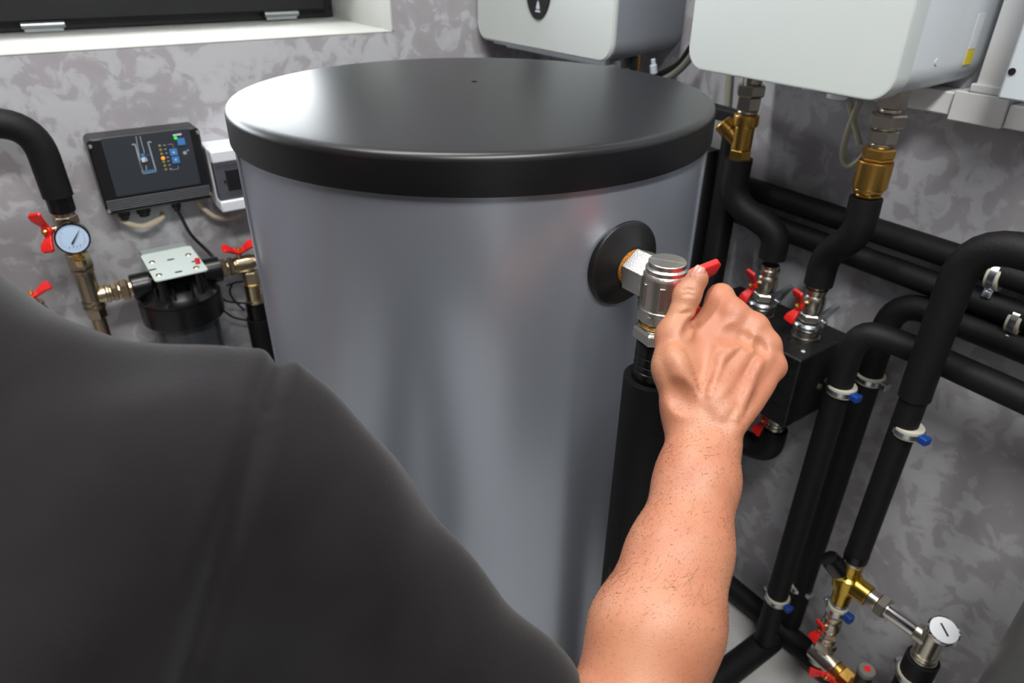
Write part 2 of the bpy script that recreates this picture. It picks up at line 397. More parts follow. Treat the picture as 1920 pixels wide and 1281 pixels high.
def ball_valve(O, D, S, W, label, k=1.0, m='nickel', group=None, ringm=None):
    """ball valve standing on an axis: O bottom, D flow direction, S stem side, W wing direction"""
    O = np.asarray(O, float); D = nrm(D)
    t = thing('ball_valve', O, label, 'valve', group)
    b = MB(); b.lathe(O, D, [(0, 0), (.0125*k, 0), (.0135*k, .001*k), (.0135*k, .016*k), (.0155*k, .0185*k), (.0165*k, .025*k), (.0165*k, .034*k), (.0155*k, .040*k), (.0135*k, .043*k), (.0135*k, .047*k), (.0155*k, .048*k), (.016*k, .0535*k), (.0135*k, .0545*k), (.0135*k, .060*k), (0, .060*k)], 28)
    obj('valve_body', b, M_[m], t)
    obj('lower_nut', MB().hexn(O+D*0.0005*k, D, 0.0165*k, 0.013*k, 0.2), M_[m], t)
    Sx = nrm(np.asarray(S, float)-D*(D@np.asarray(S, float))); c = O+D*0.030*k
    obj('stem', MB().cyl(c+Sx*0.012*k, Sx, 0.0065*k, 0.012*k, 16, 0.001), M_['brassy'], t)
    handle_parts(t, c+Sx*0.026*k, Sx, np.asarray(W, float), k*.86)
    return t

def clamp(O, D, r, boltdir, label, k=1.0, blue=True, rod=None, group='pipe clamps with cream rubber lining'):
    """two-part pipe clamp round a pipe: cream lining, zinc band, bolt ears"""
    O = np.asarray(O, float); D = nrm(D); S = nrm(np.asarray(boltdir, float)-D*(D@np.asarray(boltdir, float)))
    t = thing('pipe_clamp', O, label, 'clamp')
    w = 0.0055*k
    obj('rubber_lining', MB().lathe(O-D*w*1.35, D, [(r-.001, 0), (r+.0018, 0), (r+.0024, .001), (r+.0024, w*2.7-.001), (r+.0018, w*2.7), (r-.001, w*2.7)], 32), M_['cream'], t)
    obj('band', MB().lathe(O-D*w*0.75, D, [(r+.0024, 0), (r+.0036, .0004), (r+.0036, w*1.5-.0004), (r+.0024, w*1.5)], 32), M_['zinc'], t)
    T = np.cross(D, S); q = (r+.008)
    obj('bolt_ear', MB().obox(O+S*q, (S, T, D), (.007, .0065, w*1.0)), M_['blue' if blue else 'zinc'], t, bevel=.0015)
    obj('bolt_head', MB().cyl(O+S*(q+.001)+T*.0062, T, .0042, .004, 12, .0008), M_['blue' if blue else 'zinc'], t)
    obj('opposite_bolt', MB().cyl(O-S*(r+.007)-T*.007, T, .0045, .014, 14, .001).obox(O-S*(r+.005), (S, T, D), (.004, .004, w*.8)), M_['zinc'], t)
    if rod is not None:
        R = nrm(rod); l = np.linalg.norm(rod)
        obj('threaded_rod', MB().cyl(O+R*(r+.002), R, .004, l-r-.002, 10), M_['zinc'], t)
    return t

def curve(pts, n=8):
    P = [np.asarray(p, float) for p in pts]; P = [2*P[0]-P[1]]+P+[2*P[-1]-P[-2]]; out = []
    for i in range(1, len(P)-2):
        a, b, c, d = P[i-1:i+3]
        for k in range(n):
            t = k/n; out.append(.5*(2*b+(c-a)*t+(2*a-5*b+4*c-d)*t*t+(3*b-a-3*c+d)*t**3))
    return out+[P[-2]]

def pipe(name, pts, r, label, fil=0.05, m='foam', n=8, cat='pipe', group=None):
    return tag(obj(name, MB().tube(pts, r, 24, fil, n), M_[m], angle=60), label, cat, group)

# ------------------------------------------------------------------ the hot water tank
TC = np.array([0.4864, 0.7848]); RB = 0.2955; RL = 0.3003; ZT = 1.134
tank = thing('water_tank', (TC[0], TC[1], 0), 'big silver-grey cylindrical hot water tank with a black lid', 'tank')
o3 = (TC[0], TC[1], 0)
obj('tank_body', MB().lathe(o3, (0, 0, 1), [(0, .03), (RB-.006, .03), (RB, .036), (RB, ZT-.012), (0, ZT-.012)], 160), M_['tank'], tank)
obj('plinth_ring', MB().lathe(o3, (0, 0, 1), [(0, 0), (RB-.03, 0), (RB-.03, .0295), (0, .0295)], 80), M_['black'], tank)
lid = obj('lid', MB().lathe(o3, (0, 0, 1), [(RB+.0008, ZT-.0405), (RL, ZT-.0405), (RL+.0006, ZT-.039), (RL+.0004, ZT-.008), (RL-.0006, ZT-.004), (RL-.0035, ZT-.0008), (RL-.007, ZT), *[(r_q, ZT+.0125*(1-(r_q/RL)**2)) for r_q in (.29, .27, .24, .20, .16, .12, .08, .04, .01)], (0, ZT+.0125)], 160), M_['lid'], tank, angle=50)
obj('lid_screw', MB().lathe((TC[0], TC[1], ZT+.0125), (0, 0, 1), [(.004, -.001), (.004, .0008), (.002, .0014), (0, .0014)], 16), M_['black'], lid)
# folded sheet seams running down the casing
for deg in (-98.0, 35.5):
    a = math.radians(deg); n = np.array([math.sin(a), -math.cos(a), 0]); tt = np.array([math.cos(a), math.sin(a), 0])
    obj('sheet_seam', MB().obox((TC[0]+n[0]*(RB+.0006), TC[1]+n[1]*(RB+.0006), (.04+ZT-.045)/2), (tt, n, (0, 0, 1)), (.009, .0016, (ZT-.045-.04)/2)), M_['tank'], tank, bevel=.001)

# connection on the tank front: rosette, rusty thread, angle valve, sleeve, pipe
RC = np.array([0.4862, TC[1]-RB, 1.0045]); D_ = np.array([0.0, -1.0, 0.0])
ros = obj('rosette', MB().lathe(RC, D_, [(.0468, -.003), (.0468, .0015), (.0455, .003), (.0425, .0042), (.034, .0085), (.027, .0125), (.0235, .015), (.022, .0155), (.0208, .0145), (.0208, -.003)], 64), M_['rubber'], tank, angle=50, label='black rubber rosette')
VA = np.array([RC[0]-.002, 0.4265, 0])        # upright axis of the angle valve
big = thing('angle_valve', (VA[0], VA[1], .90), 'nickel-plated angle valve with red handle screwed to the silver tank', 'valve')
obj('rusty_thread', MB().cyl(RC+D_*.004, D_, .0204, .017, 32, .002), M_['rust'], big, label='rust-orange thread')
obj('hex_nut', MB().lathe(RC+D_*.0190, D_, [(0, 0), (.0222, 0), (.0250, .0022), (.0250, .0275), (.0222, .0310), (.0, .0310)], 6, (0, 0, 1), PI/6+.12), M_['nickel_s'], big, bevel=.0006)
zt = 1.0305; KZ = 0.83; v = (VA[0], VA[1], 0)
bd = MB().lathe(v, (0, 0, 1), [(0, zt), (.0180, zt), (.0187, zt-KZ*.0009), (.0187, zt-KZ*.006), (.0198, zt-KZ*.0078), (.0207, zt-KZ*.0085), (.0210, zt-KZ*.0105), (.0208, zt-KZ*.013), (.0226, zt-KZ*.0155), (.0238, zt-KZ*.0205), (.0238, zt-KZ*.058), (.0246, zt-KZ*.0592), (.0246, zt-KZ*.0612), (.0236, zt-KZ*.0625), (.0232, zt-KZ*.076), (0, zt-KZ*.076)], 48)
bd.cyl(RC+D_*.045, D_, .0175, .026, 32, .001)
body = obj('valve_body', bd, M_['nickel_s'], big, angle=28)
# flat machined faces on the body and the parting line over the cap
for ang in (-32, 60, -120):
    a = math.radians(ang); n = np.array([math.sin(a), -math.cos(a), 0]); tt = np.array([math.cos(a), math.sin(a), 0])
    obj('flat_face', MB().obox((v[0]+n[0]*.0208, v[1]+n[1]*.0208, zt-KZ*.0395), (tt, n, (0, 0, 1)), (.0105, .0026, .0125)), M_['nickel_s'], big, bevel=.0006)
obj('casting_line', MB().obox((v[0], v[1], zt+.0001), ((.55, -.83, 0), (.83, .55, 0), (0, 0, 1)), (.0178, .00045, .0004)), M_['nickel_s'], big)
obj('octagon_collar', MB().lathe(v, (0, 0, 1), [(0, zt-KZ*.0775), (.0228, zt-KZ*.0775), (.0246, zt-KZ*.0757), (.0246, zt-KZ*.0665), (.0236, zt-KZ*.0645), (0, zt-KZ*.0645)], 8, rot=.25), M_['nickel_s'], big, bevel=.0005)
obj('brass_thread', MB().lathe(v, (0, 0, 1), [(0, zt-KZ*.0845)]+[(.0208+(.0009 if i % 2 else 0), zt-KZ*.0845+i*.0011*KZ) for i in range(7)]+[(0, zt-KZ*.0775)], 40), M_['brass'], big, label='brass thread ring', angle=20)
obj('lower_hex_nut', MB().lathe(v, (0, 0, 1), [(0, zt-KZ*.105), (.0245, zt-KZ*.105), (.0266, zt-KZ*.103), (.0266, zt-KZ*.0905), (.0246, zt-KZ*.0875), (.0222, zt-KZ*.0868), (.0218, zt-KZ*.0845), (0, zt-KZ*.0845)], 6, rot=.38), M_['nickel_s'], big, bevel=.0005)
# stem and handle
SD = nrm((0.04, -1.0, 0.03)); HUB = VA+SD*.0280; HUB[2] = at(1290, 553, y=HUB[1])[2]; HC = HUB-SD*.0280
obj('stem', MB().cyl(HC+SD*.018, SD, .0085, .013, 24, .001).cyl(HC+SD*.028, SD, .0055, .010, 20), M_['nickel_s'], big)
handle_parts(big, HUB, SD, np.array([-0.02, 0.0, 1.0]), 1.22, wide=1.7)
slv = obj('sleeve', MB().lathe(v, (0, 0, 1), [(0, zt-KZ*.107), (.0205, zt-KZ*.107), (.0214, zt-KZ*.110), (.0214, zt-KZ*.124), (.0205, zt-KZ*.1255), (.0216, zt-KZ*.127), (.0216, zt-KZ*.137), (.0206, zt-KZ*.1385), (.0218, zt-KZ*.140), (.0218, zt-KZ*.146), (.0208, zt-KZ*.1475), (.0222, zt-KZ*.149), (.0225, zt-KZ*.162), (0, zt-KZ*.162)], 40), M_['foam_dark'], big, label='ribbed black sleeve')
pipe('insulated_pipe', [(VA[0], VA[1], zt-KZ*.163), (VA[0], VA[1], .06), (VA[0]+.03, VA[1]-.03, .035), (.80, VA[1]-.03, .035)], .031, 'black foam-covered pipe dropping below the angle valve on the tank', .05)

# ------------------------------------------------------------------ back wall: controller and enclosure
yc = 1.377
c = thing('pump_controller', (.172, WY, .872), 'black wall controller with dark panel, blue buttons and ribbed lower edge', 'controller')
tl, tr, bl, br = at(161, 264, y=yc), at(370, 237, y=yc), at(202, 406, y=yc), at(402, 369, y=yc)
cx0, cx1, cz0, cz1 = (tl[0]+bl[0])/2, (tr[0]+br[0])/2, (bl[2]+br[2])/2, (tl[2]+tr[2])/2
def ctl(px, py, y=yc): return at(px, py, y=y)
ctop = ctl(140+295/5.647, 220+885/5.647)[2]
o = MB(); out = rrect(cx0, cz0, cx1, cz1, .009, 5); inn = rrect(cx0+.003, cz0+.003, cx1-.003, cz1-.003, .007, 5)
o.loft([[(x, WY-.0005, z) for x, z in out], [(x, yc+.010, z) for x, z in out]]); obj('case', o, M_['ctl'], c, bevel=.001)
o = MB(); o.loft([[(x, yc+.0098, z) for x, z in out], [(x, yc+.002, z) for x, z in out], [(x, yc, z) for x, z in inn]]); obj('front_cover', o, M_['ctl'], c)
px0, px1 = ctl(188, 261)[0], ctl(354, 242)[0]; pz1, pz0 = ctl(270, 251)[2], ctl(300, 356)[2]
obj('display_panel', MB().plate(rrect(px0, pz0, px1, pz1, .002, 3), (0, yc-.0008, 0), (1, 0, 0), (0, 0, 1), -.0012), M_['screen'], c, label='dark blue-grey printed panel')
rz0, rz1 = cz0+.006, ctop-.001
for i in range(6):
    z = rz0+(rz1-rz0)*(i+.5)/6
    obj('rib', MB().box((cx0+.003, yc-.0018, z-(rz1-rz0)/6*.22), (cx1-.003, yc+.001, z+(rz1-rz0)/6*.22)), M_['rib'], c, bevel=.0006)
for q in ((169, 275), (370, 248), (204, 396), (395, 363)):
    obj('cover_screw', MB().lathe(ctl(*q)-np.array([0, .002, 0]), (0, -1, 0), [(0, -.003), (.0035, -.003), (.0035, .0005), (.0012, .0012), (0, .0004)], 14), M_['nickel'], c, label='steel corner screw')
yp = yc-.0010
def cpx(a, b): return ctl(140+a/5.647, 220+b/5.647, yp)
def strip(m, pts, w, name='printed_line', par=c):
    mb = MB(); P = [cpx(*p) for p in pts]
    for a, b in zip(P, P[1:]):
        d = nrm(b-a); n = np.cross(d, (0, 1, 0)); L_ = np.linalg.norm(b-a)
        mb.obox((a+b)/2, (d, n, (0, 1, 0)), (L_/2, w/2, .0003))
    return obj(name, mb, M_[m], par, smooth=False)
strip('silk', [(605, 290), (640, 285), (725, 595), (862, 572), (775, 262), (812, 262)], .0022)
strip('silk', [(648, 200), (712, 560)], .0012); strip('silk', [(690, 200), (750, 420), (760, 560)], .0012)
strip('silkw', [(708, 455), (765, 440)], .0075, 'printed_pump'); strip('silkb', [(705, 408), (750, 398)], .0065, 'printed_pump'); strip('screen', [(735, 494), (762, 489)], .005, 'printed_pump')
strip('silkb', [(722, 582), (858, 560)], .0040, 'printed_water')
strip('silkb', [(745, 405), (800, 395)], .0008)
for i, (a, b) in enumerate(((900, 303), (910, 346), (921, 388), (935, 432), (943, 472), (955, 513), (966, 552))):
    obj('indicator_lamp', MB().lathe(cpx(a, b), (0, -1, 0), [(0.0031 if i == 3 else .0024, 0), (0.0031 if i == 3 else .0022, .0010), (0, .0016)], 14), M_['amber' if i == 3 else 'amber_off'], c, label='lit orange indicator' if i == 3 else None)
    strip('silk', [(a+38, b-6), (a+62, b-10)], .0014)
obj('indicator_lamp', MB().lathe(cpx(1068, 220), (0, -1, 0), [(.0029, 0), (.0027, .0010), (0, .0016)], 14), M_['green'], c, label='lit green indicator')
for a, b, s in ((1127, 257, .0060), (1047, 368, .0060), (1070, 450, .0060)):
    q = cpx(a, b); k = obj('push_button', MB().plate(rrect(q[0]-s*1.05, q[2]-s, q[0]+s*1.05, q[2]+s, .0012, 3), (0, yp, 0), (1, 0, 0), (0, 0, 1), .0011), M_['silkb'], c, label='light blue button')
    if a < 1100:
        sg = 1 if b < 400 else -1
        obj('arrow_mark', MB().plate([(q[0]-.0022, q[2]-.0018*sg), (q[0]+.0022, q[2]-.0018*sg), (q[0], q[2]+.0022*sg)][::sg], (0, yp-.0011, 0), (1, 0, 0), (0, 0, 1), .0003), M_['silkw'], k, smooth=False)
strip('silkw', [(1040, 192), (1130, 178)], .0030, 'printed_caption'); strip('silk', [(1150, 380), (1185, 372)], .0055, 'printed_symbol'); strip('silk', [(1190, 352), (1208, 349)], .0024, 'printed_symbol')
strip('silk', [(985, 290), (1035, 283), (1045, 318)], .0006); strip('silk', [(1010, 558), (1100, 545), (1095, 510)], .0006)
for q, yy, r in (((233, 405), 1.405, .0105), ((270, 399), 1.405, .0125), ((331, 388), 1.402, .0085)):
    p = at(*q, y=yy); g = MB().cyl((p[0], yy, cz0+.001), (0, 0, -1), r, .016, 18, .002).cyl((p[0], yy, cz0-.015), (0, 0, -1), r*.72, .006, 14, .001); obj('cable_gland', g, M_['black'], c)
A = lambda q, yy: at(*q, y=yy)
tag(obj('cable', MB().tube(curve([A((228, 412), 1.41), A((243, 420), 1.405), A((268, 424), 1.40), A((292, 415), 1.405), A((303, 408), 1.41), A((306, 398), 1.415)]), 0.0052, 10), M_['cable_c']), 'short cream cable looping under the black wall controller', 'cable')
tag(obj('cable', MB().tube(curve([A((372, 379), 1.415), A((385, 394), 1.41), A((408, 408), 1.408), A((438, 408), 1.41), A((470, 392), 1.415)]), 0.0045, 10), M_['cable_c']), 'cream cable sagging beneath the white breaker box', 'cable')
tag(obj('cable', MB().tube(curve([A((331, 392), 1.402), A((340, 408), 1.402), A((358, 440), 1.405), A((390, 472), 1.40), A((406, 489), 1.39)]), 0.0033, 10), M_['black']), 'thin black cable running from the wall controller down to the filter', 'cable')

ye = 1.345
b1, b2 = at(397, 301, y=ye), at(418, 400, y=ye)
ex0 = (b1[0]+b2[0])/2; ez1 = at(395, 285, y=ye)[2]; ez0 = b2[2]
e = thing('breaker_box', (ex0+.06, WY, ez0), 'white breaker box with smoky cover half hidden behind the tank', 'box')
obj('enclosure', MB().box((ex0, ye+.028, ez0), (ex0+.125, WY-.0005, ez1)), M_['wplast'], e, bevel=.003)
zu, zl = at(400, 308, y=ye)[2], at(420, 378, y=ye)[2]
obj('upper_cover', MB().box((ex0, ye, zu), (ex0+.125, ye+.029, ez1)), M_['wplast'], e, bevel=.003)
obj('lower_cover', MB().box((ex0, ye, ez0), (ex0+.125, ye+.029, zl)), M_['wplast'], e, bevel=.003)
dv = obj('smoked_door', MB().box((ex0+.001, ye+.004, zl+.001), (ex0+.124, ye+.024, zu-.001)), M_['smoke'], e, bevel=.002)
q = at(437, 335, y=ye+.004)
obj('breaker_switch', MB().box((q[0]-.012, ye, q[2]-.019), (q[0]+.018, ye+.006, q[2]+.019)), M_['black'], e, bevel=.001)
obj('door_catch', MB().cyl(at(422, 340, y=ye+.004), (0, -1, 0), .002, .002, 10), M_['black'], dv)

# ------------------------------------------------------------------ back wall: pipe with gauge, tee, filter
YP = 1.352; XP = .017
pipe('insulated_pipe', [(XL+.001, YP+.02, 1.068), (XP-.002, YP, 1.050), (XP, YP, .925)], .0230, 'black foam-covered pipe bending down beside the wall controller', .062, n=10)
col = thing('pipe_column', (XP, YP, .64), 'nickel fitting column with a tee beside the black filter', 'fitting')
zb = .898
obj('tape_sleeve', MB().lathe((XP, YP, 0), (0, 0, 1), [(0, zb), (.0190, zb), (.0198, zb+.002), (.0202, zb+.027), (0, zb+.027)], 28), M_['foam_dark'], col, label='black tape sleeve')
stack(col, (XP, YP, zb), (0, 0, -1), [('collar', M_['bronze'], 28, .0165, .006), ('hex_nut', M_['bronze'], 6, .020, .016), ('pipe_stub', M_['bronze'], 28, .0145, .052), ('hex_nut', M_['bronze'], 6, .0195, .030), ('collar', M_['bronze'], 28, .0185, .007), ('tee_run', M_['bronze'], 28, .0165, .056), ('collar', M_['bronze'], 28, .0185, .006), ('collar', M_['bronze'], 28, .0165, .004), ('collar', M_['bronze'], 28, .0185, .006), ('hex_nut', M_['bronze'], 6, .0165, .020), ('lower_stub', M_['bronze'], 28, .012, .662)])
ZF = .737
stack(col, (XP+.010, YP, ZF), (1, 0, 0), [('tee_branch', M_['brassy'], 28, .0155, .014), ('collar', M_['brassy'], 28, .0175, .005), ('collar', M_['brassy'], 28, .0150, .004), ('hex_nut', M_['brassy'], 6, .0170, .010), ('collar', M_['brassy'], 28, .0150, .005), ('hex_nut', M_['brassy'], 6, .0195, .013), ('collar', M_['brassy'], 28, .0165, .008)])
# shut-off handle on the column, behind the gauge
hp = at(89, 434, y=YP-.012)
obj('stem', MB().cyl((XP-.014, YP-.006, hp[2]), (hp[0]-XP+.012, -.006, 0), .006, abs(hp[0]-XP)-.012, 14), M_['brassy'], col)
handle_parts(col, hp, (-.62, -.76, .15), np.array([.14, -.1, -1.0]), 1.05)
g = thing('pressure_gauge', at(137, 448, y=1.30), 'round pressure gauge with pale blue dial on the nickel column', 'gauge')
gc = at(136, 448, y=1.300); gn = nrm((-.05, -1, .14)); gu, gv, _ = basis(gn); R_g = .0262
obj('gauge_case', MB().lathe(gc, gn, [(0, -.026), (.021, -.026), (R_g-.001, -.023), (R_g, -.021), (R_g, .0), (R_g-.0006, .0016), (R_g-.0022, .0016), (R_g-.0028, -.001), (0, -.001)], 48), M_['black_g'], g)
fc = obj('dial', MB().lathe(gc, gn, [(0, -.0009), (R_g-.0029, -.0009), (R_g-.0029, .0002), (0, .0002)], 48), M_['dial'], g, label='pale blue dial face')
for i in range(21):
    a = math.radians(-225+i*13.5); rr = .0178; e_ = gu*math.cos(a)+gv*math.sin(a)
    obj('scale_tick', MB().obox(gc+gn*.0004+e_*rr, (e_, np.cross(gn, e_), gn), (.0014 if i % 5 else .002, .0003, .0002)), M_['tickr' if i % 2 else 'tick'], fc, smooth=False)
for a, b in ((-.008, -.013), (-.002, -.0135), (.003, -.0135), (.008, -.012)):
    obj('dial_numeral', MB().obox(gc+gn*.0004+gu*a+gv*b, (gu, gv, gn), (.0009, .0013, .0002)), M_['tick'], fc, smooth=False)
nd = nrm(gu*-.62+gv*.78) if (gu@np.array([1, 0, 0])) < 0 else nrm(gu*.62+gv*.78)
pv = gc+gn*.0016-gv*.004-nd*.001
obj('needle', MB().loft([[pv-nd*.004+s*np.cross(gn, nd)*.0014+gn*h for s, h in ((-1, 0), (1, 0), (1, .0006), (-1, .0006))], [pv+nd*.020+s*np.cross(gn, nd)*.0004+gn*h for s, h in ((-1, 0), (1, 0), (1, .0006), (-1, .0006))]]), M_['black'], g, smooth=False, label='black needle')
stack(g, gc-gn*.012+np.array([0, 0, -R_g+.002]), (0, .35, -1), [('gauge_socket', M_['brass'], 20, .0075, .008), ('socket_nut', M_['brass'], 6, .0085, .007), ('socket_tail', M_['brassy'], 20, .010, .014)])

# second column with red handle, cut by the shoulder
q = at(66, 572, y=YP); q2 = at(50, 548, y=YP-.02)
cc = thing('shut_off_valve', (q[0], YP, .60), 'brass shut-off valve with red handle near the man\'s shoulder', 'valve')
stack(cc, (q[0], YP, q[2]+.012), (0, 0, -1), [('cap', M_['brassy'], 24, .008, .006), ('collar', M_['brassy'], 24, .015, .006), ('collar', M_['brassy'], 24, .013, .005), ('valve_body', M_['brassy'], 24, .0165, .03), ('tail', M_['brassy'], 24, .013, q[2]-.04)])
handle_parts(cc, (q[0], YP-.004, q[2]+.020), (.05, -.35, .94), np.array([1.0, .1, .05]), 1.0)
q = at(193, 612, y=YP)
cc = thing('shut_off_valve', (q[0], YP, .55), 'red-handled valve just showing over the shoulder below the tee', 'valve')
handle_parts(cc, (XP-.004, YP-.030, q[2]-.030), (.2, -1, .2), np.array([1.0, 0, .05]), .9)
obj('valve_body', MB().cyl((XP-.004, YP-.026, q[2]-.030), (0, 1, 0), .009, .014, 18, .001), M_['nickel'], cc)

# filter housing
FX = .160
fl = thing('water_filter', (FX, YP, .4), 'black water filter housing with pale steel bracket plate on top', 'filter')
for x0, x1 in ((.0835, .116), (.206, .242)):
    obj('port', MB().lathe((x0, YP, ZF), (1, 0, 0), [(0, 0), (.0225, 0), (.0245, .002), (.0245, x1-x0), (0, x1-x0)], 28), M_['filt'], fl)
obj('head_bridge', MB().obox((FX, YP, ZF-.002), ((1, 0, 0), (0, 1, 0), (0, 0, 1)), (.047, .019, .020)), M_['filt'], fl, bevel=.004)
RF = .0745
obj('filter_head', MB().lathe((FX, YP, 0), (0, 0, 1), [(0, ZF+.004), (.040, ZF+.002), (.058, ZF-.010), (RF-.012, ZF-.020), (RF-.002, ZF-.028), (RF-.002, ZF-.032), (0, ZF-.032)], 64), M_['filt'], fl, angle=50)
obj('cap_ring', MB().lathe((FX, YP, 0), (0, 0, 1), [(0, ZF-.0325), (RF-.001, ZF-.0325), (RF, ZF-.035), (RF, ZF-.076), (RF-.003, ZF-.079), (0, ZF-.079)], 64), M_['filt'], fl)
for i in range(6):
    a = math.radians(-165+i*30); n = np.array([math.cos(a), math.sin(a), 0])
    obj('head_rib', MB().obox((FX+n[0]*.052, YP+n[1]*.052, ZF-.006), (n, np.cross((0, 0, 1), n), (0, 0, 1)), (.011, .0025, .012)), M_['filt'], fl, bevel=.001)
obj('bowl', MB().lathe((FX, YP, 0), (0, 0, 1), [(0, ZF-.36), (.045, ZF-.36), (.057, ZF-.345), (.060, ZF-.08), (0, ZF-.08)], 48), M_['bowl'], fl, label='smoky grey filter bowl')
PZ = .780
pl = [at(262, 478, z=PZ), at(357, 461, z=PZ), at(389, 503, z=PZ), at(292, 530, z=PZ)]
bx0, bx1, by0, by1 = (pl[0][0]+pl[3][0])/2, (pl[1][0]+pl[2][0])/2, (pl[2][1]+pl[3][1])/2, (pl[0][1]+pl[1][1])/2
br_ = obj('bracket_plate', MB().plate(rrect(bx0, by0, bx1, by1, .006, 4), (0, 0, PZ), (1, 0, 0), (0, 1, 0), -.003), M_['plate'], fl, bevel=.0006, label='pale steel bracket plate')
obj('bracket_upright', MB().box((bx0+.004, by1-.004, PZ-.05), (bx1-.004, WY-.0005, PZ-.0035)), M_['plate'], fl, bevel=.001)
for q in ((285, 492), (353, 478), (298, 516), (368, 502)):
    p = at(*q, z=PZ)
    obj('bracket_screw', MB().lathe((p[0], p[1], PZ), (0, 0, 1), [(0, -.02), (.0058, -.02), (.0058, .0004), (.0045, .0016), (.002, .0006), (0, .0006)], 16), M_['brassy'], fl, label='brass screw')
    obj('screw_post', MB().cyl((p[0], p[1], PZ-.05), (0, 0, 1), .0075, .046, 16), M_['filt'], fl)
for q in ((320, 487), (366, 490), (286, 506), (335, 510)):
    p = at(*q, z=PZ)
    obj('slot', MB().plate(rrect(p[0]-.0065, p[1]-.0028, p[0]+.0065, p[1]+.0028, .0026, 4), (0, 0, PZ+.0002), (1, 0, 0), (0, 1, 0), .0003), M_['black'], br_, smooth=False)
p = at(370, 489, z=PZ+.006)
obj('release_button', MB().cyl((p[0], p[1], PZ+.0006), (0, 0, 1), .0045, .010, 14, .001), M_['red'], fl, label='red pressure release button')

# outlet fittings beyond the filter, elbow, pipe down beside the tank
of = thing('outlet_fitting', (.30, YP, .60), 'brass elbow valve with red handle between filter and tank', 'fitting')
en = stack(of, (.2425, YP, ZF-.001), (1, 0, 0), [('hex_nut', M_['brassy'], 6, .0185, .012), ('collar', M_['brassy'], 28, .0145, .004), ('hex_nut', M_['brassy'], 6, .0185, .010), ('collar', M_['brassy'], 28, .0155, .004), ('valve_body', M_['brassy'], 28, .0170, .034), ('collar', M_['brassy'], 28, .0150, .006)])
ex = at(471, 520, y=YP)[0]
stack(of, (ex, YP, ZF-.010), (0, 0, -1), [('elbow_leg', M_['brassy'], 28, .0150, .008), ('hex_nut', M_['brassy'], 6, .0165, .026), ('collar', M_['brassy'], 28, .0190, .004), ('lower_body', M_['brassy'], 28, .0175, .034), ('collar', M_['brassy'], 28, .0195, .006)])
q = at(449, 475, y=YP-.008)
obj('stem', MB().cyl((q[0], YP, ZF+.012), (0, 0, 1), .0055, .014, 14), M_['brassy'], of)
handle_parts(of, (q[0], YP-.004, ZF+.029), (.05, -.4, .92), np.array([1.0, .05, .0]), 1.0)
obj('side_plug', MB().cyl((ex+.012, YP-.008, ZF-.064), (.8, -.6, 0), .008, .012, 16, .001), M_['brassy'], of)
zq = ZF-.090
pipe('insulated_pipe', [(ex, YP, zq-.034), (ex, YP, .03)], .0255, 'black foam-covered pipe hanging below the brass elbow beside the tank', 0)
tag(obj('pipe_sleeve', MB().lathe((ex, YP, 0), (0, 0, 1), [(0, zq-.0335), (.022, zq-.0335), (.0215, zq), (0, zq)], 28), M_['foam_dark']), 'smooth black sleeve under the brass elbow beside the tank', 'sleeve')
for i, (pts, lb) in enumerate((([(424, 536), (445, 529), (466, 528)], 'short thin black cable under the brass outlet fitting'), ([(436, 531), (431, 546), (438, 562), (458, 582)], 'thin black cable hanging in a bow beside the filter cap'), ([(418, 561), (430, 566), (470, 570)], 'upper of two thin black cables between filter bowl and pipe'), ([(418, 582), (440, 596), (472, 602)], 'lower of two thin black cables between filter bowl and pipe'))):
    tag(obj('cable', MB().tube(curve([at(*p, y=1.40) for p in pts]), .0022, 8), M_['black']), lb, 'cable')

# ------------------------------------------------------------------ boilers on the right-hand wall
xb = .893
y0, y1 = at(1153, 20, x=xb)[1], at(894, 30, x=xb)[1]; zb1 = 1.112
bo = thing('small_boiler', ((xb+RX)/2, (y0+y1)/2, zb1), 'white-fronted wall unit with grey side and oval black display', 'boiler')
zt1 = 1.80
fo = rrect(y0, zb1, y1, zt1, .034, 8); fi = rrect(y0+.004, zb1+.004, y1-.004, zt1-.004, .031, 8)
o = MB(); o.loft([[(xb+.008, a, b) for a, b in fo], [(xb+.003, a, b) for a, b in fo], [(xb, a, b) for a, b in fi]]); obj('front_panel', o, M_['bwhite'], bo, label='white glossy front panel')
o = MB(); s0 = rrect(y0+.002, zb1+.002, y1-.002, zt1-.002, .034, 8); s1 = rrect(y0+.012, zb1+.010, y1-.006, zt1-.01, .034, 8)
o.loft([[(RX-.0005, a, b) for a, b in s1], [(xb+.06, a, b) for a, b in s0], [(xb+.0085, a, b) for a, b in s0]]); obj('casing', o, M_['bgrey'], bo, label='dark grey casing')
oc = at(1010, 0, x=xb); oz = oc[2]; oh = .120; ow = .041
zlow = at(1010, 37, x=xb)[2]
o = MB(); o.plate([(oc[1]+ow*math.sin(t)*(-1), zlow+.062+ (.062 if math.cos(t) < 0 else .12)*math.cos(t)) for t in np.linspace(0, 2*PI, 40, endpoint=False)], (xb-.003, 0, 0), (0, 1, 0), (0, 0, 1), .0035)
dsp = obj('display', o, M_['black_g'], bo, bevel=.001, label='oval black display')
tz = at(1010, 13, x=xb)[2]; ty = at(1011, 13, x=xb)[1]
tri = MB()
for a, b in (((0, .0105), (-.0045, -.003)), ((0, .0105), (.0045, -.003)), ((-.0075, -.0075), (.0075, -.0075)), ((-.004, -.003), (.004, -.003)), ((0, .003), (0, -.003))):
    A_ = np.array([xb-.0034, ty+a[0], tz+a[1]]); B_ = np.array([xb-.0034, ty+b[0], tz+b[1]]); d = nrm(B_-A_)
    tri.obox((A_+B_)/2, (d, np.cross(d, (1, 0, 0)), (1, 0, 0)), (np.linalg.norm(B_-A_)/2, .0013, .0004))
obj('warning_mark', tri, M_['silkw'], dsp, smooth=False)
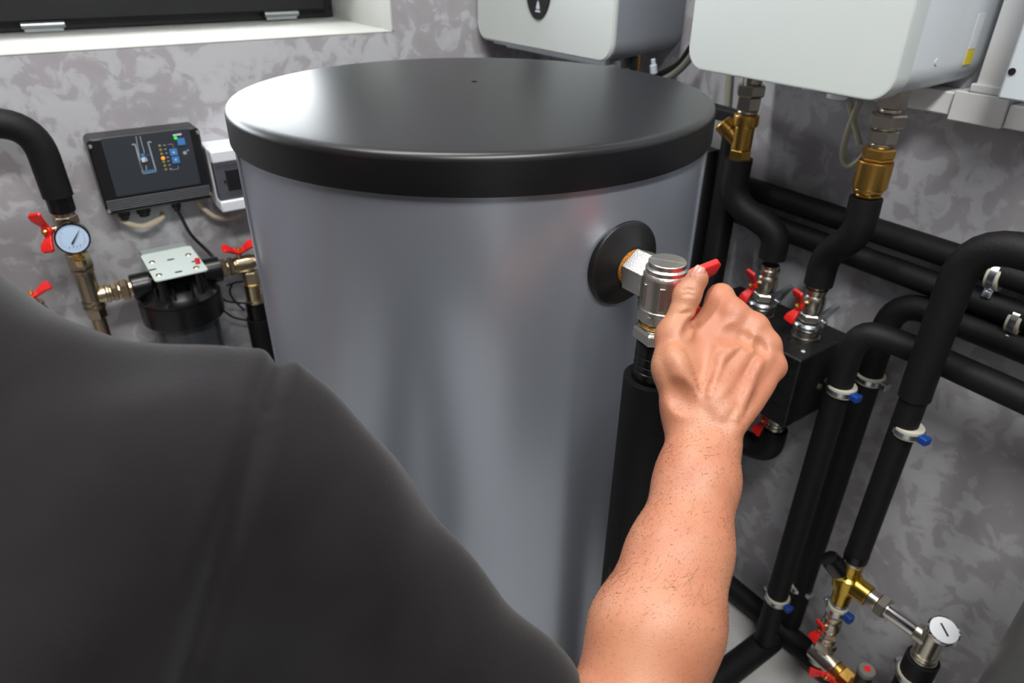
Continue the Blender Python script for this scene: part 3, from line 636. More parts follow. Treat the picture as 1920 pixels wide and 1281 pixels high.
ra = at(925, 84, x=xb+.03)[1]; rb_ = at(1135, 121, x=xb+.03)[1]
obj('bottom_rail', MB().box((xb+.03, rb_, zb1-.010), (xb+.045, ra, zb1-.0008)).box((xb+.045, rb_-.01, zb1-.016), (xb+.06, ra-.03, zb1-.001)), M_['alu'], bo, bevel=.001, label='silver rail under the casing')
for k in range(5):
    yy = y0+.03+k*.028
    obj('cable_entry', MB().cyl((xb+.085+.012*(k % 2), yy, zb1+.004), (0, 0, -1), .008, .024, 14, .001), M_[('black', 'cable_g', 'black', 'black', 'cable_g')[k]], bo)
obj('copper_stub', MB().cyl((xb+.11, y0+.055, zb1+.004), (0, 0, -1), .012, .05, 16, .001), M_['brass'], bo, label='dull copper stub')
T = lambda q, x: at(*q, x=x)
tag(obj('cable', MB().tube(curve([T((1240, 152), .99), T((1262, 140), .995), T((1283, 122), 1.0), T((1300, 98), 1.005), T((1306, 78), 1.01)]), 0.0065, 10), M_['cable_g']), 'grey cable rising between the two boilers above the tank lid', 'cable')
tag(obj('cable', MB().tube(curve([T((1222, 146), 1.03), T((1250, 134), 1.033), T((1275, 118), 1.038), T((1296, 88), 1.04)]), 0.006, 10), M_['black']), 'black cable rising between the two boilers above the tank lid', 'cable')
q = T((1226, 138), 1.005)
tag(obj('cable_plug', MB().cyl(q, (-.2, .1, 1), .007, .016, 14, .001).cyl(q+np.array([-.002, .001, .014]), (-.2, .1, 1), .0045, .012, 12, .001), M_['silkw']), 'small white plug among the cables under the small boiler', 'plug')

xb2 = .864
ya, yb2 = .449, at(1289, 100, x=xb2)[1]; zb2 = 1.134; zt2 = 1.85
b2 = thing('large_boiler', ((xb2+RX)/2, (ya+yb2)/2, zb2), 'large white wall boiler with rounded lower corners above the insulated pipes', 'boiler')
fo = rrect(ya, zb2, yb2, zt2, .031, 8); fi = rrect(ya+.004, zb2+.004, yb2-.004, zt2-.004, .028, 8)
o = MB(); o.loft([[(xb2+.030, a, b) for a, b in fo], [(xb2+.005, a, b) for a, b in fo], [(xb2+.0012, a, b) for a, b in rrect(ya+.0012, zb2+.0012, yb2-.0012, zt2-.0012, .030, 8)], [(xb2, a, b) for a, b in fi]]); obj('front_cover', o, M_['bwhite'], b2, label='white front cover')
o = MB(); s0 = rrect(ya+.001, zb2+.002, yb2-.002, zt2-.002, .036, 8); s1 = rrect(ya+.001, zb2+.005, yb2-.002, zt2-.003, .036, 8)
o.loft([[(RX-.0005, a, b) for a, b in s1], [(xb2+.12, a, b) for a, b in s0], [(xb2+.0305, a, b) for a, b in s0]]); obj('casing', o, M_['bwhite2'], b2)
q0 = at(1838, 108, x=RX-.05)
obj('warning_sticker', MB().box((RX-.058, ya+.0003, q0[2]-.010), (RX-.040, ya+.0022, q0[2]+.008)), M_['yellow'], b2, smooth=False, label='yellow warning sticker')
obj('type_label', MB().box((RX-.058, ya+.0003, q0[2]+.009), (RX-.040, ya+.0021, q0[2]+.05)), M_['wplast'], b2, smooth=False, label='white sticker')
for q in ((1522, 165), (1562, 181)):
    p = at(*q, z=zb2-.006); obj('drain_stub', MB().cyl((max(p[0], xb2+.03), p[1], zb2+.002), (0, 0, -1), .013, .011, 18, .001), M_['wplast'], b2)
obj('casing_plug', MB().cyl((.95, ya+.0012, at(1766, 115, y=ya)[2]), (0, -1, 0), .004, .0012, 14), M_['bwhite2'], b2)

# unions, strainer and check valve below the large boiler
XF = .97
p1 = at(1400, 215, x=XF); p2 = at(1655, 250, x=XF); Y1, Y2 = .7295, .5005
f1 = thing('strainer_valve', (XF, Y1, .99), 'raw brass Y-strainer under nickel union by the tank lid', 'valve')
en = stack(f1, (XF, Y1, zb2+.004), (0, 0, -1), [('union_nipple', M_['nickel'], 24, .015, .030), ('union_nut', M_['nickel'], 6, .0235, .018), ('union_tail', M_['nickel'], 6, .0195, .022), ('collar', M_['nickel'], 24, .0165, .006)])
stack(f1, en, (0, 0, -1), [('top_socket', M_['brass'], 28, .0205, .019), ('strainer_body', M_['brass'], 28, .0165, .037), ('bottom_hex', M_['brass'], 6, .0185, .018)])
yd = nrm((-.25, .72, .62)); q = np.array([XF, Y1, en[2]-.050])
obj('strainer_leg', MB().lathe(q, yd, [(0, 0), (.0125, 0), (.0125, .030), (.0150, .031), (.0150, .047), (.0135, .049), (0, .049)], 28), M_['brass'], f1, label='slanting brass strainer leg')
e1 = en[2]-.074
f2 = thing('check_valve', (XF, Y2, .99), 'yellow brass check valve under nickel unions beneath the boiler\'s outer corner', 'valve')
en = stack(f2, (XF, Y2, zb2+.004), (0, 0, -1), [('union_nipple', M_['nickel'], 6, .0195, .028), ('collar', M_['nickel'], 24, .014, .006), ('union_nut', M_['nickel'], 6, .0240, .018), ('collar', M_['nickel'], 24, .0160, .004), ('union_tail', M_['nickel'], 6, .0195, .018), ('collar', M_['nickel'], 24, .0140, .006)])
stack(f2, en, (0, 0, -1), [('top_hex', M_['brass'], 6, .0220, .014), ('collar', M_['brass'], 6, .0225, .004), ('check_body', M_['brass'], 10, .0235, .040), ('bottom_collar', M_['brass'], 28, .0200, .006), ('bottom_hex', M_['brass'], 6, .0195, .006), ('copper_tail', M_['brass'], 20, .010, .012)])
e2 = en[2]-.070
VX = .992; BZ = .726
pipe('insulated_pipe', [(XF, Y1, e1+.002), (XF, Y1, e1-.075), (VX, .644, .885), (VX, .644, .836)], .0225, 'black insulated pipe snaking down from the brass strainer', .075, n=10)
pipe('insulated_pipe', [(XF, Y2, e2-.002), (XF, Y2-.002, e2-.062), (VX, .551, .878), (VX, .551, .823)], .0225, 'black insulated pipe kinking down from the brass check valve', .070, n=10)
T = lambda q: at(*q, x=1.0)
tag(obj('drain_tube', MB().tube(curve([T((1592, 190)), T((1600, 225)), T((1608, 255)), T((1612, 272))]), 0.0045, 10), M_['tubec']), 'milky drain tube end pointing down behind the check valve', 'tube')
tag(obj('drain_tube', MB().tube(curve([T((1612, 190)), T((1598, 225)), T((1586, 260)), T((1580, 295)), T((1592, 312)), T((1612, 300)), T((1626, 282))]), 0.005, 10), M_['tubec']), 'milky drain tube looping behind the brass check valve', 'tube')
T = lambda q: at(*q, x=RX-.010)
tag(obj('cable_conduit', MB().tube([T((1368, 128)), T((1361, 222))], .0055, 10), M_['tubec']), 'thin pale conduit dropping down the wall beside the tank lid', 'conduit')

# ------------------------------------------------------------------ black insulation box with two valves on top
BX0, BX1, BY0, BY1, BZ0 = .915, 1.061, .504, .745, .592
bx = thing('manifold_box', ((BX0+BX1)/2, (BY0+BY1)/2, BZ0), 'black foam-shelled manifold box under two red-handled valves', 'box')
obj('shell', MB().box((BX0, BY0, BZ0), (BX1, BY1, BZ)), M_['boxb'], bx, bevel=.003)
obj('wall_bracket', MB().box((BX1+.0005, BY0+.05, BZ0+.03), (RX-.0005, BY1-.05, BZ-.03)), M_['black'], bx)
obj('side_plug', MB().cyl((BX0+.075, BY0+.001, BZ-.075), (0, -1, 0), .005, .006, 12, .001), M_['cable_g'], bx)
for i, (yy, zz) in enumerate(((.644, .834), (.551, .822))):
    lab = ['red-handled nickel valve on the black box, farther from the boiler\'s outer corner', 'red-handled nickel valve on the black box, at its front corner beside the elbows'][i]
    t = ball_valve((VX, yy, BZ+.030), (0, 0, 1), (-.93, .20, 0), np.array([.0, -.10, 1.0]), lab, 1.12)
    o = MB().lathe((VX, yy, BZ), (0, 0, 1), [(0, .0005), (.0235, .0005), (.0235, .004), (.0215, .005), (.0215, .010), (.0228, .011), (.0228, .0155), (.019, .017), (0, .017)], 32); obj('base_flange', o, M_['nickel'], t)
    o = MB().lathe((VX, yy, BZ), (0, 0, 1), [(.014, .018), (.0225, .018), (.0245, .0205), (.0245, .0255), (.0225, .0285), (.014, .0285)], 32)
    rg = obj('support_ring', o, M_['zinc'], t, label='zinc support ring')
    obj('ring_ear', MB().obox((VX+.027, yy-.006, BZ+.023), ((1, 0, 0), (0, 1, 0), (0, 0, 1)), (.006, .004, .006)).cyl((VX+.028, yy-.010, BZ+.023), (0, -1, 0), .0042, .006, 12, .001), M_['zinc'], t)
    obj('threaded_rod', MB().cyl((VX+.02, yy+.004, BZ+.024), (1, 0, .12), .0042, RX-VX-.021, 10), M_['zinc'], t)
obj('dust_speck', MB().lathe(at(1506, 659, z=BZ), (0, 0, 1), [(.0035, 0), (.0025, .001), (0, .0012)], 10), M_['silkw'], bx)
# valve and elbow below the box
q = at(1455, 815, y=BY0+.05); LX, LY = .985, .560
lv = ball_valve((LX, LY, BZ0-.002), (0, 0, -1), (-.93, .20, 0), np.array([.05, -.10, 1.0]), 'red-handled valve hanging beneath the black manifold box', 1.12)
pipe('insulated_pipe', [(LX, LY, BZ0-.063), (LX, LY, BZ0-.125), (LX-.02, LY+.20, BZ0-.132)], .0235, 'short black elbow pipe under the manifold box valve', .05)

# ------------------------------------------------------------------ black insulated runs on the right-hand wall
XA = 1.049; r_ = .0190
pipe('insulated_pipe', [(XA, .90, .920), (XA, YF+.002, .890)], r_, 'upper straight black insulated pipe along the wall behind the risers', 0)
pipe('insulated_pipe', [(XA, .88, .868), (XA, YF+.002, .850)], r_, 'lower straight black insulated pipe along the wall behind the risers', 0)
pipe('insulated_pipe', [(XA-.006, .452, .0605), (XA-.006, .452, .826), (XA-.006, YF+.002, .800)], .0200, 'black insulated riser turning along the wall, behind its twin', .06)
pipe('insulated_pipe', [(.962, .457, .0605), (.962, .457, .790), (.984, .402, .789), (.984, YF+.002, .750)], .0200, 'black insulated riser turning along the wall, in front of its twin', .06)
pipe('insulated_pipe', [(.94, .339, .425), (.94, .339, .742)], .0185, 'straight black insulated pipe rising from the brass mixing valve', 0)
pipe('insulated_pipe', [(.94, .339, .7425), (.94, .340, .770), (.94, .340, .986), (.935, YF+.002, .985)], .0218, 'black insulated pipe bending over in front of the wall pipes', .065)
pipe('insulated_pipe', [(1.004, .7705, .08), (1.004, .7705, 1.045), (1.004, 1.25, 1.050)], .0235, 'upright black insulated pipe in the gap next to the brass strainer', 0)
pipe('insulated_pipe', [(.995, .819, .08), (.995, .819, .975), (.995, 1.25, .985)], .0235, 'upright black insulated pipe half hidden by the tank\'s edge', 0)
pipe('insulated_pipe', [(1.032, .80, .036), (1.032, YF+.002, .036)], .0235, 'black insulated pipe lying on the floor along the wall', 0)
pipe('insulated_pipe', [(1.0, .462, .030), (.56, .462, .030)], .0275, 'black insulated pipe crossing the floor toward the tank', 0)
CR = .0200
clamp(at(1578, 729, x=.962), (0, 0, 1), CR, (-.2, -1, 0), 'blue-eared pipe clamp high on the front riser by the black box', rod=None)
clamp(at(1632, 708, x=XA-.006), (0, 0, 1), CR, (-.2, -1, 0), 'silver-eared pipe clamp high on the rear riser', blue=False)
clamp(at(1458, 1121, x=.962), (0, 0, 1), CR, (-.2, -1, 0), 'blue-eared pipe clamp low on the front riser near the floor')
clamp(at(1497, 1096, x=XA-.006), (0, 0, 1), CR, (-.2, -1, 0), 'silver-eared pipe clamp low on the rear riser near the floor', blue=False)
clamp(at(1703, 806, x=.94), (0, 0, 1), .0185, (-.2, -1, 0), 'blue-eared pipe clamp on the pipe above the brass mixing valve')
clamp(at(1871, 516, x=XA), (0, 1, 0), r_, (-.35, 0, -1), 'silver pipe clamp on the upper straight wall pipe', blue=False, k=1.15)
clamp(at(1910, 600, x=XA), (0, 1, 0), r_, (-.45, 0, -1), 'silver pipe clamp on the lower straight wall pipe', blue=False, k=1.15)

# ------------------------------------------------------------------ mixing valve group
MX, MY = .94, .339
mv = thing('mixing_valve', (MX, MY, .33), 'yellow brass thermostatic mixing valve with black knob', 'valve')
mz = .363
obj('valve_body', MB().lathe((MX, MY, mz-.030), (0, 0, 1), [(0, 0), (.0160, 0), (.0160, .010), (.0215, .014), (.0235, .030), (.0215, .044), (.0165, .048), (.0165, .056), (0, .056)], 32).cyl((MX, MY, mz), (0, -1, 0), .0185, .040, 28, .001).cyl((MX, MY, mz+.004), (-.45, .55, .70), .0165, .022, 28, .001), M_['brass_y'], mv, angle=40)
stack(mv, (MX, MY, mz+.026), (0, 0, 1), [('top_socket', M_['brass_y'], 28, .0165, .018), ('nickel_collar', M_['nickel'], 28, .0180, .008), ('black_sleeve', M_['foam_dark'], 28, .0192, .018)])
kd = nrm((-.45, .55, .70))
obj('knob', MB().lathe(np.array([MX, MY, mz+.004])+kd*.022, kd, [(0, 0), (.0165, 0), (.0175, .002), (.0165, .030), (.0145, .034), (0, .035)], 28), M_['black_g'], mv, label='black knob')
stack(mv, (MX, MY, mz-.030), (0, 0, -1), [('bottom_socket', M_['brass_y'], 28, .0155, .020), ('nickel_collar', M_['nickel'], 28, .0150, .008)])
en = stack(mv, (MX, MY-.040, mz), (0, -1, 0), [('side_collar', M_['nickel'], 28, .0155, .016), ('side_nut', M_['nickel'], 6, .0200, .016)])
TY = .196
tag(obj('chrome_pipe', MB().cyl((MX, en[1]+.001, mz), (0, -1, 0), .0125, en[1]-TY-.022, 32), M_['chrome']), 'polished chrome pipe between mixing valve and thermometer tee', 'pipe')
te = thing('thermometer_tee', (MX, TY, .30), 'nickel tee carrying a round thermometer at the chrome pipe\'s end', 'fitting')
stack(te, (MX, TY+.024, mz), (0, -1, 0), [('inlet_socket', M_['nickel'], 28, .0155, .024)])
stack(te, (MX, TY, mz+.024), (0, 0, -1), [('tee_run', M_['nickel'], 28, .0165, .050), ('collar', M_['nickel'], 28, .0190, .006), ('collar', M_['nickel'], 28, .0165, .004), ('collar', M_['nickel'], 28, .0200, .005)])
tn = nrm((-.25, -.20, 1)); tc_ = np.array([MX-.006, TY-.008, mz+.034])
th = obj('thermometer', MB().lathe(tc_, tn, [(0, -.006), (.010, -.006), (.012, .001), (.0215, .002), (.0225, .004), (.0225, .011), (.0212, .0125), (.0198, .0115), (0, .0115)], 40), M_['chrome'], te, label='chrome-rimmed thermometer')
obj('thermometer_dial', MB().lathe(tc_, tn, [(0, .0105), (.0197, .0105), (.0197, .0118), (0, .0118)], 36), M_['dialw'], th)
ta, tb, _ = basis(tn); 
obj('thermometer_needle', MB().obox(tc_+tn*.0122, (nrm(ta*.5+tb*.87), nrm(ta*-.87+tb*.5), tn), (.010, .0013, .0004)), M_['black'], th, smooth=False)
obj('fixing_screw', MB().cyl(tc_-ta*.018*0+nrm(np.array([-.4, -.9, .05]))*.0225+tn*.004, (-.4, -.9, .1), .003, .003, 12), M_['chrome'], te)
pipe('insulated_pipe', [(MX, TY, mz-.0415), (MX, TY, .03)], .0245, 'black insulated pipe standing below the thermometer tee', 0)
clamp((MX, TY, mz-.085), (0, 0, 1), .0245, (-.2, -1, 0), 'pipe clamp below the thermometer tee, cut by the frame', group='x')
clamp((MX, MY, mz-.070), (0, 0, 1), .0150, (-.1, -1, 0), 'blue-eared pipe clamp right under the brass mixing valve', k=1.4)
cz = mz-.085
lv2 = ball_valve((MX, MY, cz-.055), (0, 0, 1), (-.93, .15, 0), np.array([.05, -.10, 1.0]), 'red-handled valve below the brass mixing valve', 1.0)
ct = thing('supply_elbow', (MX-.01, MY+.01, .12), 'dull nickel elbow fitting near the floor under the mixing valve', 'fitting')
stack(ct, (MX, MY, cz-.0555), (0, 0, -1), [('elbow_neck', M_['nickel'], 28, .0165, .014), ('elbow_nut', M_['nickel'], 6, .0205, .018), ('elbow_body', M_['nickel'], 28, .0190, .040)])
stack(ct, (MX-.004, MY+.014, cz-.105), (-.1, -1, 0), [('socket', M_['nickel'], 28, .0185, .050), ('brass_collar', M_['brass'], 28, .0165, .012), ('brass_nut', M_['brass'], 6, .0205, .022), ('brass_tail', M_['brass'], 28, .0150, .035)])
handle_parts(ct, (MX-.035, MY-.035, cz-.105), (-1, -.2, .1), np.array([.1, -1, .0]), .9)
q = at(1625, 1258, x=.90)
av = thing('relief_valve', (q[0], q[1], .15), 'small valve with grey cap and red dot at the bottom of the group', 'valve')
obj('grey_cap', MB().lathe((q[0], q[1], q[2]-.006), (0, 0, 1), [(0, 0), (.0135, 0), (.0142, .002), (.0138, .009), (.012, .011), (0, .011)], 28), M_['cable_g'], av, label='grey cap')
obj('red_dot', MB().cyl((q[0], q[1], q[2]+.0052), (0, 0, 1), .0055, .0006, 20), M_['red'], av)
obj('black_neck', MB().cyl((q[0], q[1], q[2]-.034), (0, 0, 1), .0125, .0275, 24, .001), M_['black'], av)
stack(av, (q[0], q[1], q[2]-.0345), (0, 0, -1), [('brass_hex', M_['brass'], 6, .0165, .016), ('brass_body', M_['brass'], 24, .0155, .03)])

# ------------------------------------------------------------------ trunking and cabinet
xt = 1.040
tk = thing('cable_trunking', (xt, .42, 1.09), 'white plastic cable trunking running along and up the wall by the boiler', 'trunking')
tz0 = 1.0985; tz1 = at(1797, 175, x=xt)[2]
obj('horizontal_run', MB().box((xt+.002, .457, tz0+.002), (RX-.0005, .72, tz1)), M_['trunk'], tk, bevel=.002)
obj('horizontal_run', MB().box((xt+.002, YF+.002, tz0-.002), (RX-.0005, .388, tz1-.004)), M_['trunk'], tk, bevel=.002)
vy0, vy1 = .392, at(1842, 115, x=xt)[1]
obj('vertical_run', MB().box((xt+.002, vy0+.003, tz1), (RX-.0005, vy1, ZC-.01)), M_['trunk'], tk, bevel=.002)
obj('tee_cover', MB().box((xt-.003, .389, tz0-.003), (RX-.0005, .4565, tz1+.004)), M_['trunk'], tk, bevel=.002)
obj('tee_cover_upper', MB().box((xt-.003, vy0-.001, tz1+.004), (RX-.0005, vy1+.004, max(at(1828, 156, x=xt)[2], tz1+.012))), M_['trunk'], tk, bevel=.002)
xk = .98; kc = at(1868, 185, x=xk)
cb = thing('electric_cabinet', ((xk+RX)/2, kc[1]-.2, kc[2]), 'pale blue-grey electric cabinet mounted over the white trunking', 'cabinet')
obj('cabinet_body', MB().box((xk+.018, kc[1]-.40, kc[2]+.004), (xt-.004, kc[1]-.004, kc[2]+.55)), M_['cab'], cb, bevel=.002)
dd = obj('cabinet_door', MB().box((xk, kc[1]-.40, kc[2]), (xk+.0175, kc[1], kc[2]+.56)), M_['cab'], cb, bevel=.003)
obj('door_lock', MB().cyl(at(1898, 134, x=xk), (-1, 0, 0), .0040, .0015, 18), M_['black'], dd, label='black lock dot')

# smooth grey vessel cut by the frame's lower corner
q = at(1893, 1225, x=.72); vr = .105; vx_, vy_ = q[0]+(vr+.034)*.819, q[1]-(vr+.034)*.574
vs = thing('expansion_vessel', (vx_, vy_, 0), 'smooth dark grey standing vessel cut by the photo\'s lower corner', 'vessel')
obj('vessel_body', MB().lathe((vx_, vy_, 0), (0, 0, 1), [(0, .06), (vr*.7, .06), (vr*.93, .085), (vr, .12), (vr, .75), (vr*.93, .785), (vr*.7, .81), (0, .82)], 64), M_['vessel'], vs, angle=60)
for k in range(3):
    a = k*2*PI/3; obj('foot', MB().cyl((vx_+.07*math.cos(a), vy_+.07*math.sin(a), 0), (0, 0, 1), .010, .075, 12), M_['black'], vs)

# ------------------------------------------------------------------ the man: signed distance modelling, one continuous skin
import openvdb as vdb
def rcone(P, a, b, r1, r2):
    a = np.asarray(a, np.float32); b = np.asarray(b, np.float32); ba = b-a; l2 = float(ba@ba); rr = r1-r2
    X, Y, Z = P; px, py, pz = X-a[0], Y-a[1], Z-a[2]
    if l2 < 1e-12 or l2 <= rr*rr: return np.sqrt(px*px+py*py+pz*pz)-max(r1, r2)
    a2 = l2-rr*rr; il2 = 1/l2; y = px*ba[0]+py*ba[1]+pz*ba[2]; z = y-l2
    qx, qy, qz = px*l2-ba[0]*y, py*l2-ba[1]*y, pz*l2-ba[2]*y
    x2 = qx*qx+qy*qy+qz*qz; y2 = y*y*l2; z2 = z*z*l2; k = math.copysign(1, rr)*rr*rr*x2
    d = (np.sqrt(x2*a2*il2)+y*rr)*il2-r1
    m1 = np.sign(z)*a2*z2 > k; m2 = np.sign(y)*a2*y2 < k
    d = np.where(m2, np.sqrt(x2+y2)*il2-r1, d)
    return np.where(m1, np.sqrt(x2+z2)*il2-r2, d)
class Field:
    def __init__(s, lo, hi, vx):
        s.lo = np.asarray(lo, float); s.vx = vx; s.n = np.ceil((np.asarray(hi)-s.lo)/vx).astype(int)+1
        s.d = np.full(s.n, 0.05, np.float32)
    def win(s, lo, hi):
        i0 = np.clip(np.floor((lo-s.lo)/s.vx).astype(int), 0, s.n-1); i1 = np.clip(np.ceil((hi-s.lo)/s.vx).astype(int)+1, 1, s.n)
        sl = tuple(slice(a, b) for a, b in zip(i0, i1))
        ax = [(s.lo[k]+s.vx*np.arange(i0[k], i1[k])).astype(np.float32) for k in range(3)]
        return sl, (ax[0][:, None, None], ax[1][None, :, None], ax[2][None, None, :])
    def cone(s, a, b, r1, r2, k=0.008, sub=False):
        a = np.asarray(a, float); b = np.asarray(b, float); m = max(r1, r2)+0.012+k*1.5
        sl, P = s.win(np.minimum(a, b)-m, np.maximum(a, b)+m)
        if 0 in [q.stop-q.start for q in sl]: return s
        e = rcone(P, a, b, r1, r2); d = s.d[sl]
        if sub: e = -e; h = np.clip(k-np.abs(d-e), 0, None)/k; s.d[sl] = np.maximum(d, e)+h*h*k*0.25
        else: h = np.clip(k-np.abs(d-e), 0, None)/k; s.d[sl] = np.minimum(d, e)-h*h*k*0.25
        return s
    def ball(s, c, r, k=0.008, sub=False): return s.cone(c, c, r, r, k, sub)
    def chain(s, pts, k=0.008):
        for (a, ra), (b, rb) in zip(pts, pts[1:]): s.cone(a, b, ra, rb, k)
        return s
    def mesh(s, adapt=0.0):
        g = vdb.FloatGrid(0.05); g.copyFromArray(s.d); g.transform = vdb.createLinearTransform(voxelSize=s.vx)
        p, t, q = g.convertToPolygons(isovalue=0.0, adaptivity=adapt)
        return p+s.lo, [tuple(int(i) for i in f)[::-1] for f in t]+[tuple(int(i) for i in f)[::-1] for f in q]

P_ = lambda x, y, d: at(x, y, d=d)
# skeleton
NK = P_(-205, 668, .430); SH = P_(418, 925, .420); MA = P_(750, 1165, .447); EL = P_(1150, 1530, .485)
lv_ = np.array([-.50, .86, 0]); fw_ = np.array([.86, .50, 0])
NK2 = np.array([-.115, .545, 1.07]); PV = np.array([-.34, .27, .62]); CH = PV+(NK2-PV)*.62
SHL = NK2+(NK2-SH)*np.array([.95, .95, .3])
WR = P_(1317, 795, .604)

# ---- arm and hand at fine resolution
def arm_field():
    pts = [P_(1100, 1500, .50), P_(1330, 480, .70), P_(1480, 700, .60), P_(700, 1250, .46), P_(1200, 1610, .49)]
    A_ = np.array(pts); F = Field(A_.min(0)-.075, A_.max(0)+.05, .0011)
    k = .020
    E2 = EL
    # upper arm to elbow
    F.cone(MA, E2, .045, .041, k); F.cone(E2, P_(1185, 1340, .497), .041, .0395, k)
    # forearm: two bundles that swell below the elbow and flatten at the wrist
    F.chain([(P_(1178, 1340, .497), .0385), (P_(1206, 1185, .515), .0375), (P_(1252, 1040, .545), .0290), (P_(1290, 900, .580), .0242), (P_(1300, 800, .604), .0205)], k)
    F.chain([(P_(1198, 1335, .500), .0370), (P_(1254, 1170, .520), .0375), (P_(1300, 1030, .548), .0270), (P_(1324, 900, .580), .0235), (P_(1336, 800, .604), .0200)], k)
    F.cone(P_(1326, 870, .585), P_(1350, 800, .600), .016, .0150, .012)           # ulna side
    F.ball(P_(1356, 832, .588), .0125, .012)                                       # ulna head
    # palm block
    W1, W2 = P_(1288, 775, .607), P_(1345, 775, .607)
    kn = dict(i=(P_(1376, 592, .633), .0122), m=(P_(1414, 615, .630), .0120), r=(P_(1438, 648, .626), .0112), p=(P_(1450, 688, .622), .0102))
    F.cone(P_(1288, 780, .608), P_(1340, 640, .640), .0205, .0185, .014)
    F.cone(P_(1300, 785, .607), kn['i'][0]+FW*.006, .0185, .0145, .012)
    F.cone(P_(1318, 785, .606), kn['m'][0]+FW*.005, .0185, .0140, .012)
    F.cone(P_(1336, 790, .605), kn['r'][0]+FW*.005, .0180, .0135, .012)
    F.cone(P_(1352, 795, .604), kn['p'][0]+FW*.005, .0160, .0125, .012)
    F.cone(P_(1330, 700, .645), P_(1395, 690, .650), .020, .016, .014)
    for c_, r in kn.values(): F.ball(c_, r, .008)
    # fingers: index shows its bent first joint, the rest close behind the knuckles round the handle
    def finger(mcp, pip, dip, tip, r0, r1, r2, r3): F.chain([(mcp, r0), (pip, r1)], .006); F.ball(pip, r1*1.02, .003); F.chain([(pip, r1*.97), (dip, r2)], .003); F.chain([(dip, r2), (tip, r3)], .003)
    finger(kn['i'][0]+FW*.002, P_(1351, 557, .654), P_(1354, 580, .684), P_(1340, 604, .686), .0130, .0122, .0090, .0078)
    finger(kn['m'][0]+FW*.004, P_(1399, 616, .674), P_(1378, 622, .690), P_(1346, 626, .690), .0112, .0100, .0090, .0080)
    finger(kn['r'][0]+FW*.004, P_(1424, 656, .668), P_(1392, 660, .682), P_(1358, 660, .682), .0105, .0095, .0086, .0077)
    finger(kn['p'][0]+FW*.004, P_(1432, 694, .658), P_(1402, 696, .670), P_(1372, 692, .672), .0092, .0082, .0075, .0068)
    # thumb: metacarpal along the near edge, two phalanges lying over the red handle
    F.chain([(P_(1274, 745, .606), .0165), (P_(1262, 690, .612), .0160), (P_(1262, 632, .628), .0155)], .014)
    F.cone(P_(1263, 632, .625), P_(1288, 556, .628), .0138, .0109, .008)
    F.ball(P_(1265, 628, .624), .0137, .008)
    F.cone(P_(1288, 556, .628), P_(1307, 523, .6275), .0110, .0104, .005)
    F.ball(P_(1288, 553, .628), .0112, .006)
    F.cone(P_(1278, 690, .624), P_(1330, 640, .640), .014, .013, .014)            # web
    F.cone(P_(1343, 580, .649), P_(1316, 622, .639), .0120, .0125, .010)
    # relief pressed on the finished surface: tendons, veins, knuckle dips, creases
    def surf(px, py):
        for d_ in np.arange(.46, .70, .0005):
            i_ = np.round((P_(px, py, d_)-F.lo)/F.vx).astype(int)
            if (i_ >= 0).all() and (i_ < F.n).all() and F.d[tuple(i_)] < 0: return d_
        return None
    def ridge(pts, r, h, k, sub=False):
        q_ = []
        for (x0, y0), (x1, y1) in zip(pts, pts[1:]):
            for t_ in (0, .25, .5, .75): q_.append((x0+(x1-x0)*t_, y0+(y1-y0)*t_))
        q_.append(pts[-1]); c_ = []
        for x0, y0 in q_:
            d_ = surf(x0, y0)
            if d_ is not None: c_.append((P_(x0, y0, d_), nrm(P_(x0, y0, .7)-P_(x0, y0, .6))))
        C_ = [p_+v_*((r-h) if not sub else -(r-h)) for p_, v_ in c_]; n_ = len(C_)
        for i_ in range(n_-1):
            w_ = lambda j: .45+.55*math.sin(PI*min(max(j/(n_-1), .04), .96))
            F.cone(C_[i_], C_[i_+1], r*w_(i_) if False else r, r, k, sub)
    ridge([(1368, 618), (1346, 690), (1328, 752)], .0050, .0003, .010)
    ridge([(1408, 640), (1372, 702), (1338, 762)], .0050, .0004, .010)
    ridge([(1434, 672), (1396, 732), (1352, 782)], .0048, .0004, .010)
    ridge([(1446, 706), (1410, 762), (1374, 806)], .0044, .0004, .010)
    ridge([(1350, 676), (1376, 652), (1394, 642)], .0022, .0005, .005)
    ridge([(1426, 676), (1412, 702), (1398, 742), (1378, 786)], .0022, .0005, .005)
    ridge([(1330, 742), (1344, 706), (1352, 678)], .0020, .0006, .004)
    ridge([(1262, 660), (1276, 700), (1290, 742)], .0040, .0004, .010)
    ridge([(1358, 622), (1384, 620)], .0075, .0010, .008, True)
    ridge([(1396, 628), (1404, 640)], .0050, .0008, .006, True)
    ridge([(1424, 640), (1432, 656)], .0045, .0009, .005, True)
    ridge([(1302, 602), (1288, 626)], .0030, .0005, .005, True)
    ridge([(1268, 738), (1284, 752)], .0070, .0003, .012, True)
    for dy, dep in ((-7, .00015), (2, .00025)): ridge([(1280, 551+dy), (1291, 549+dy), (1301, 552+dy)], .0010, dep, .0018, True)
    ridge([(1296, 585), (1272, 590)], .0010, .0003, .003, True)
    return F
AF = arm_field()
arm_v, arm_f = AF.mesh(0.0)

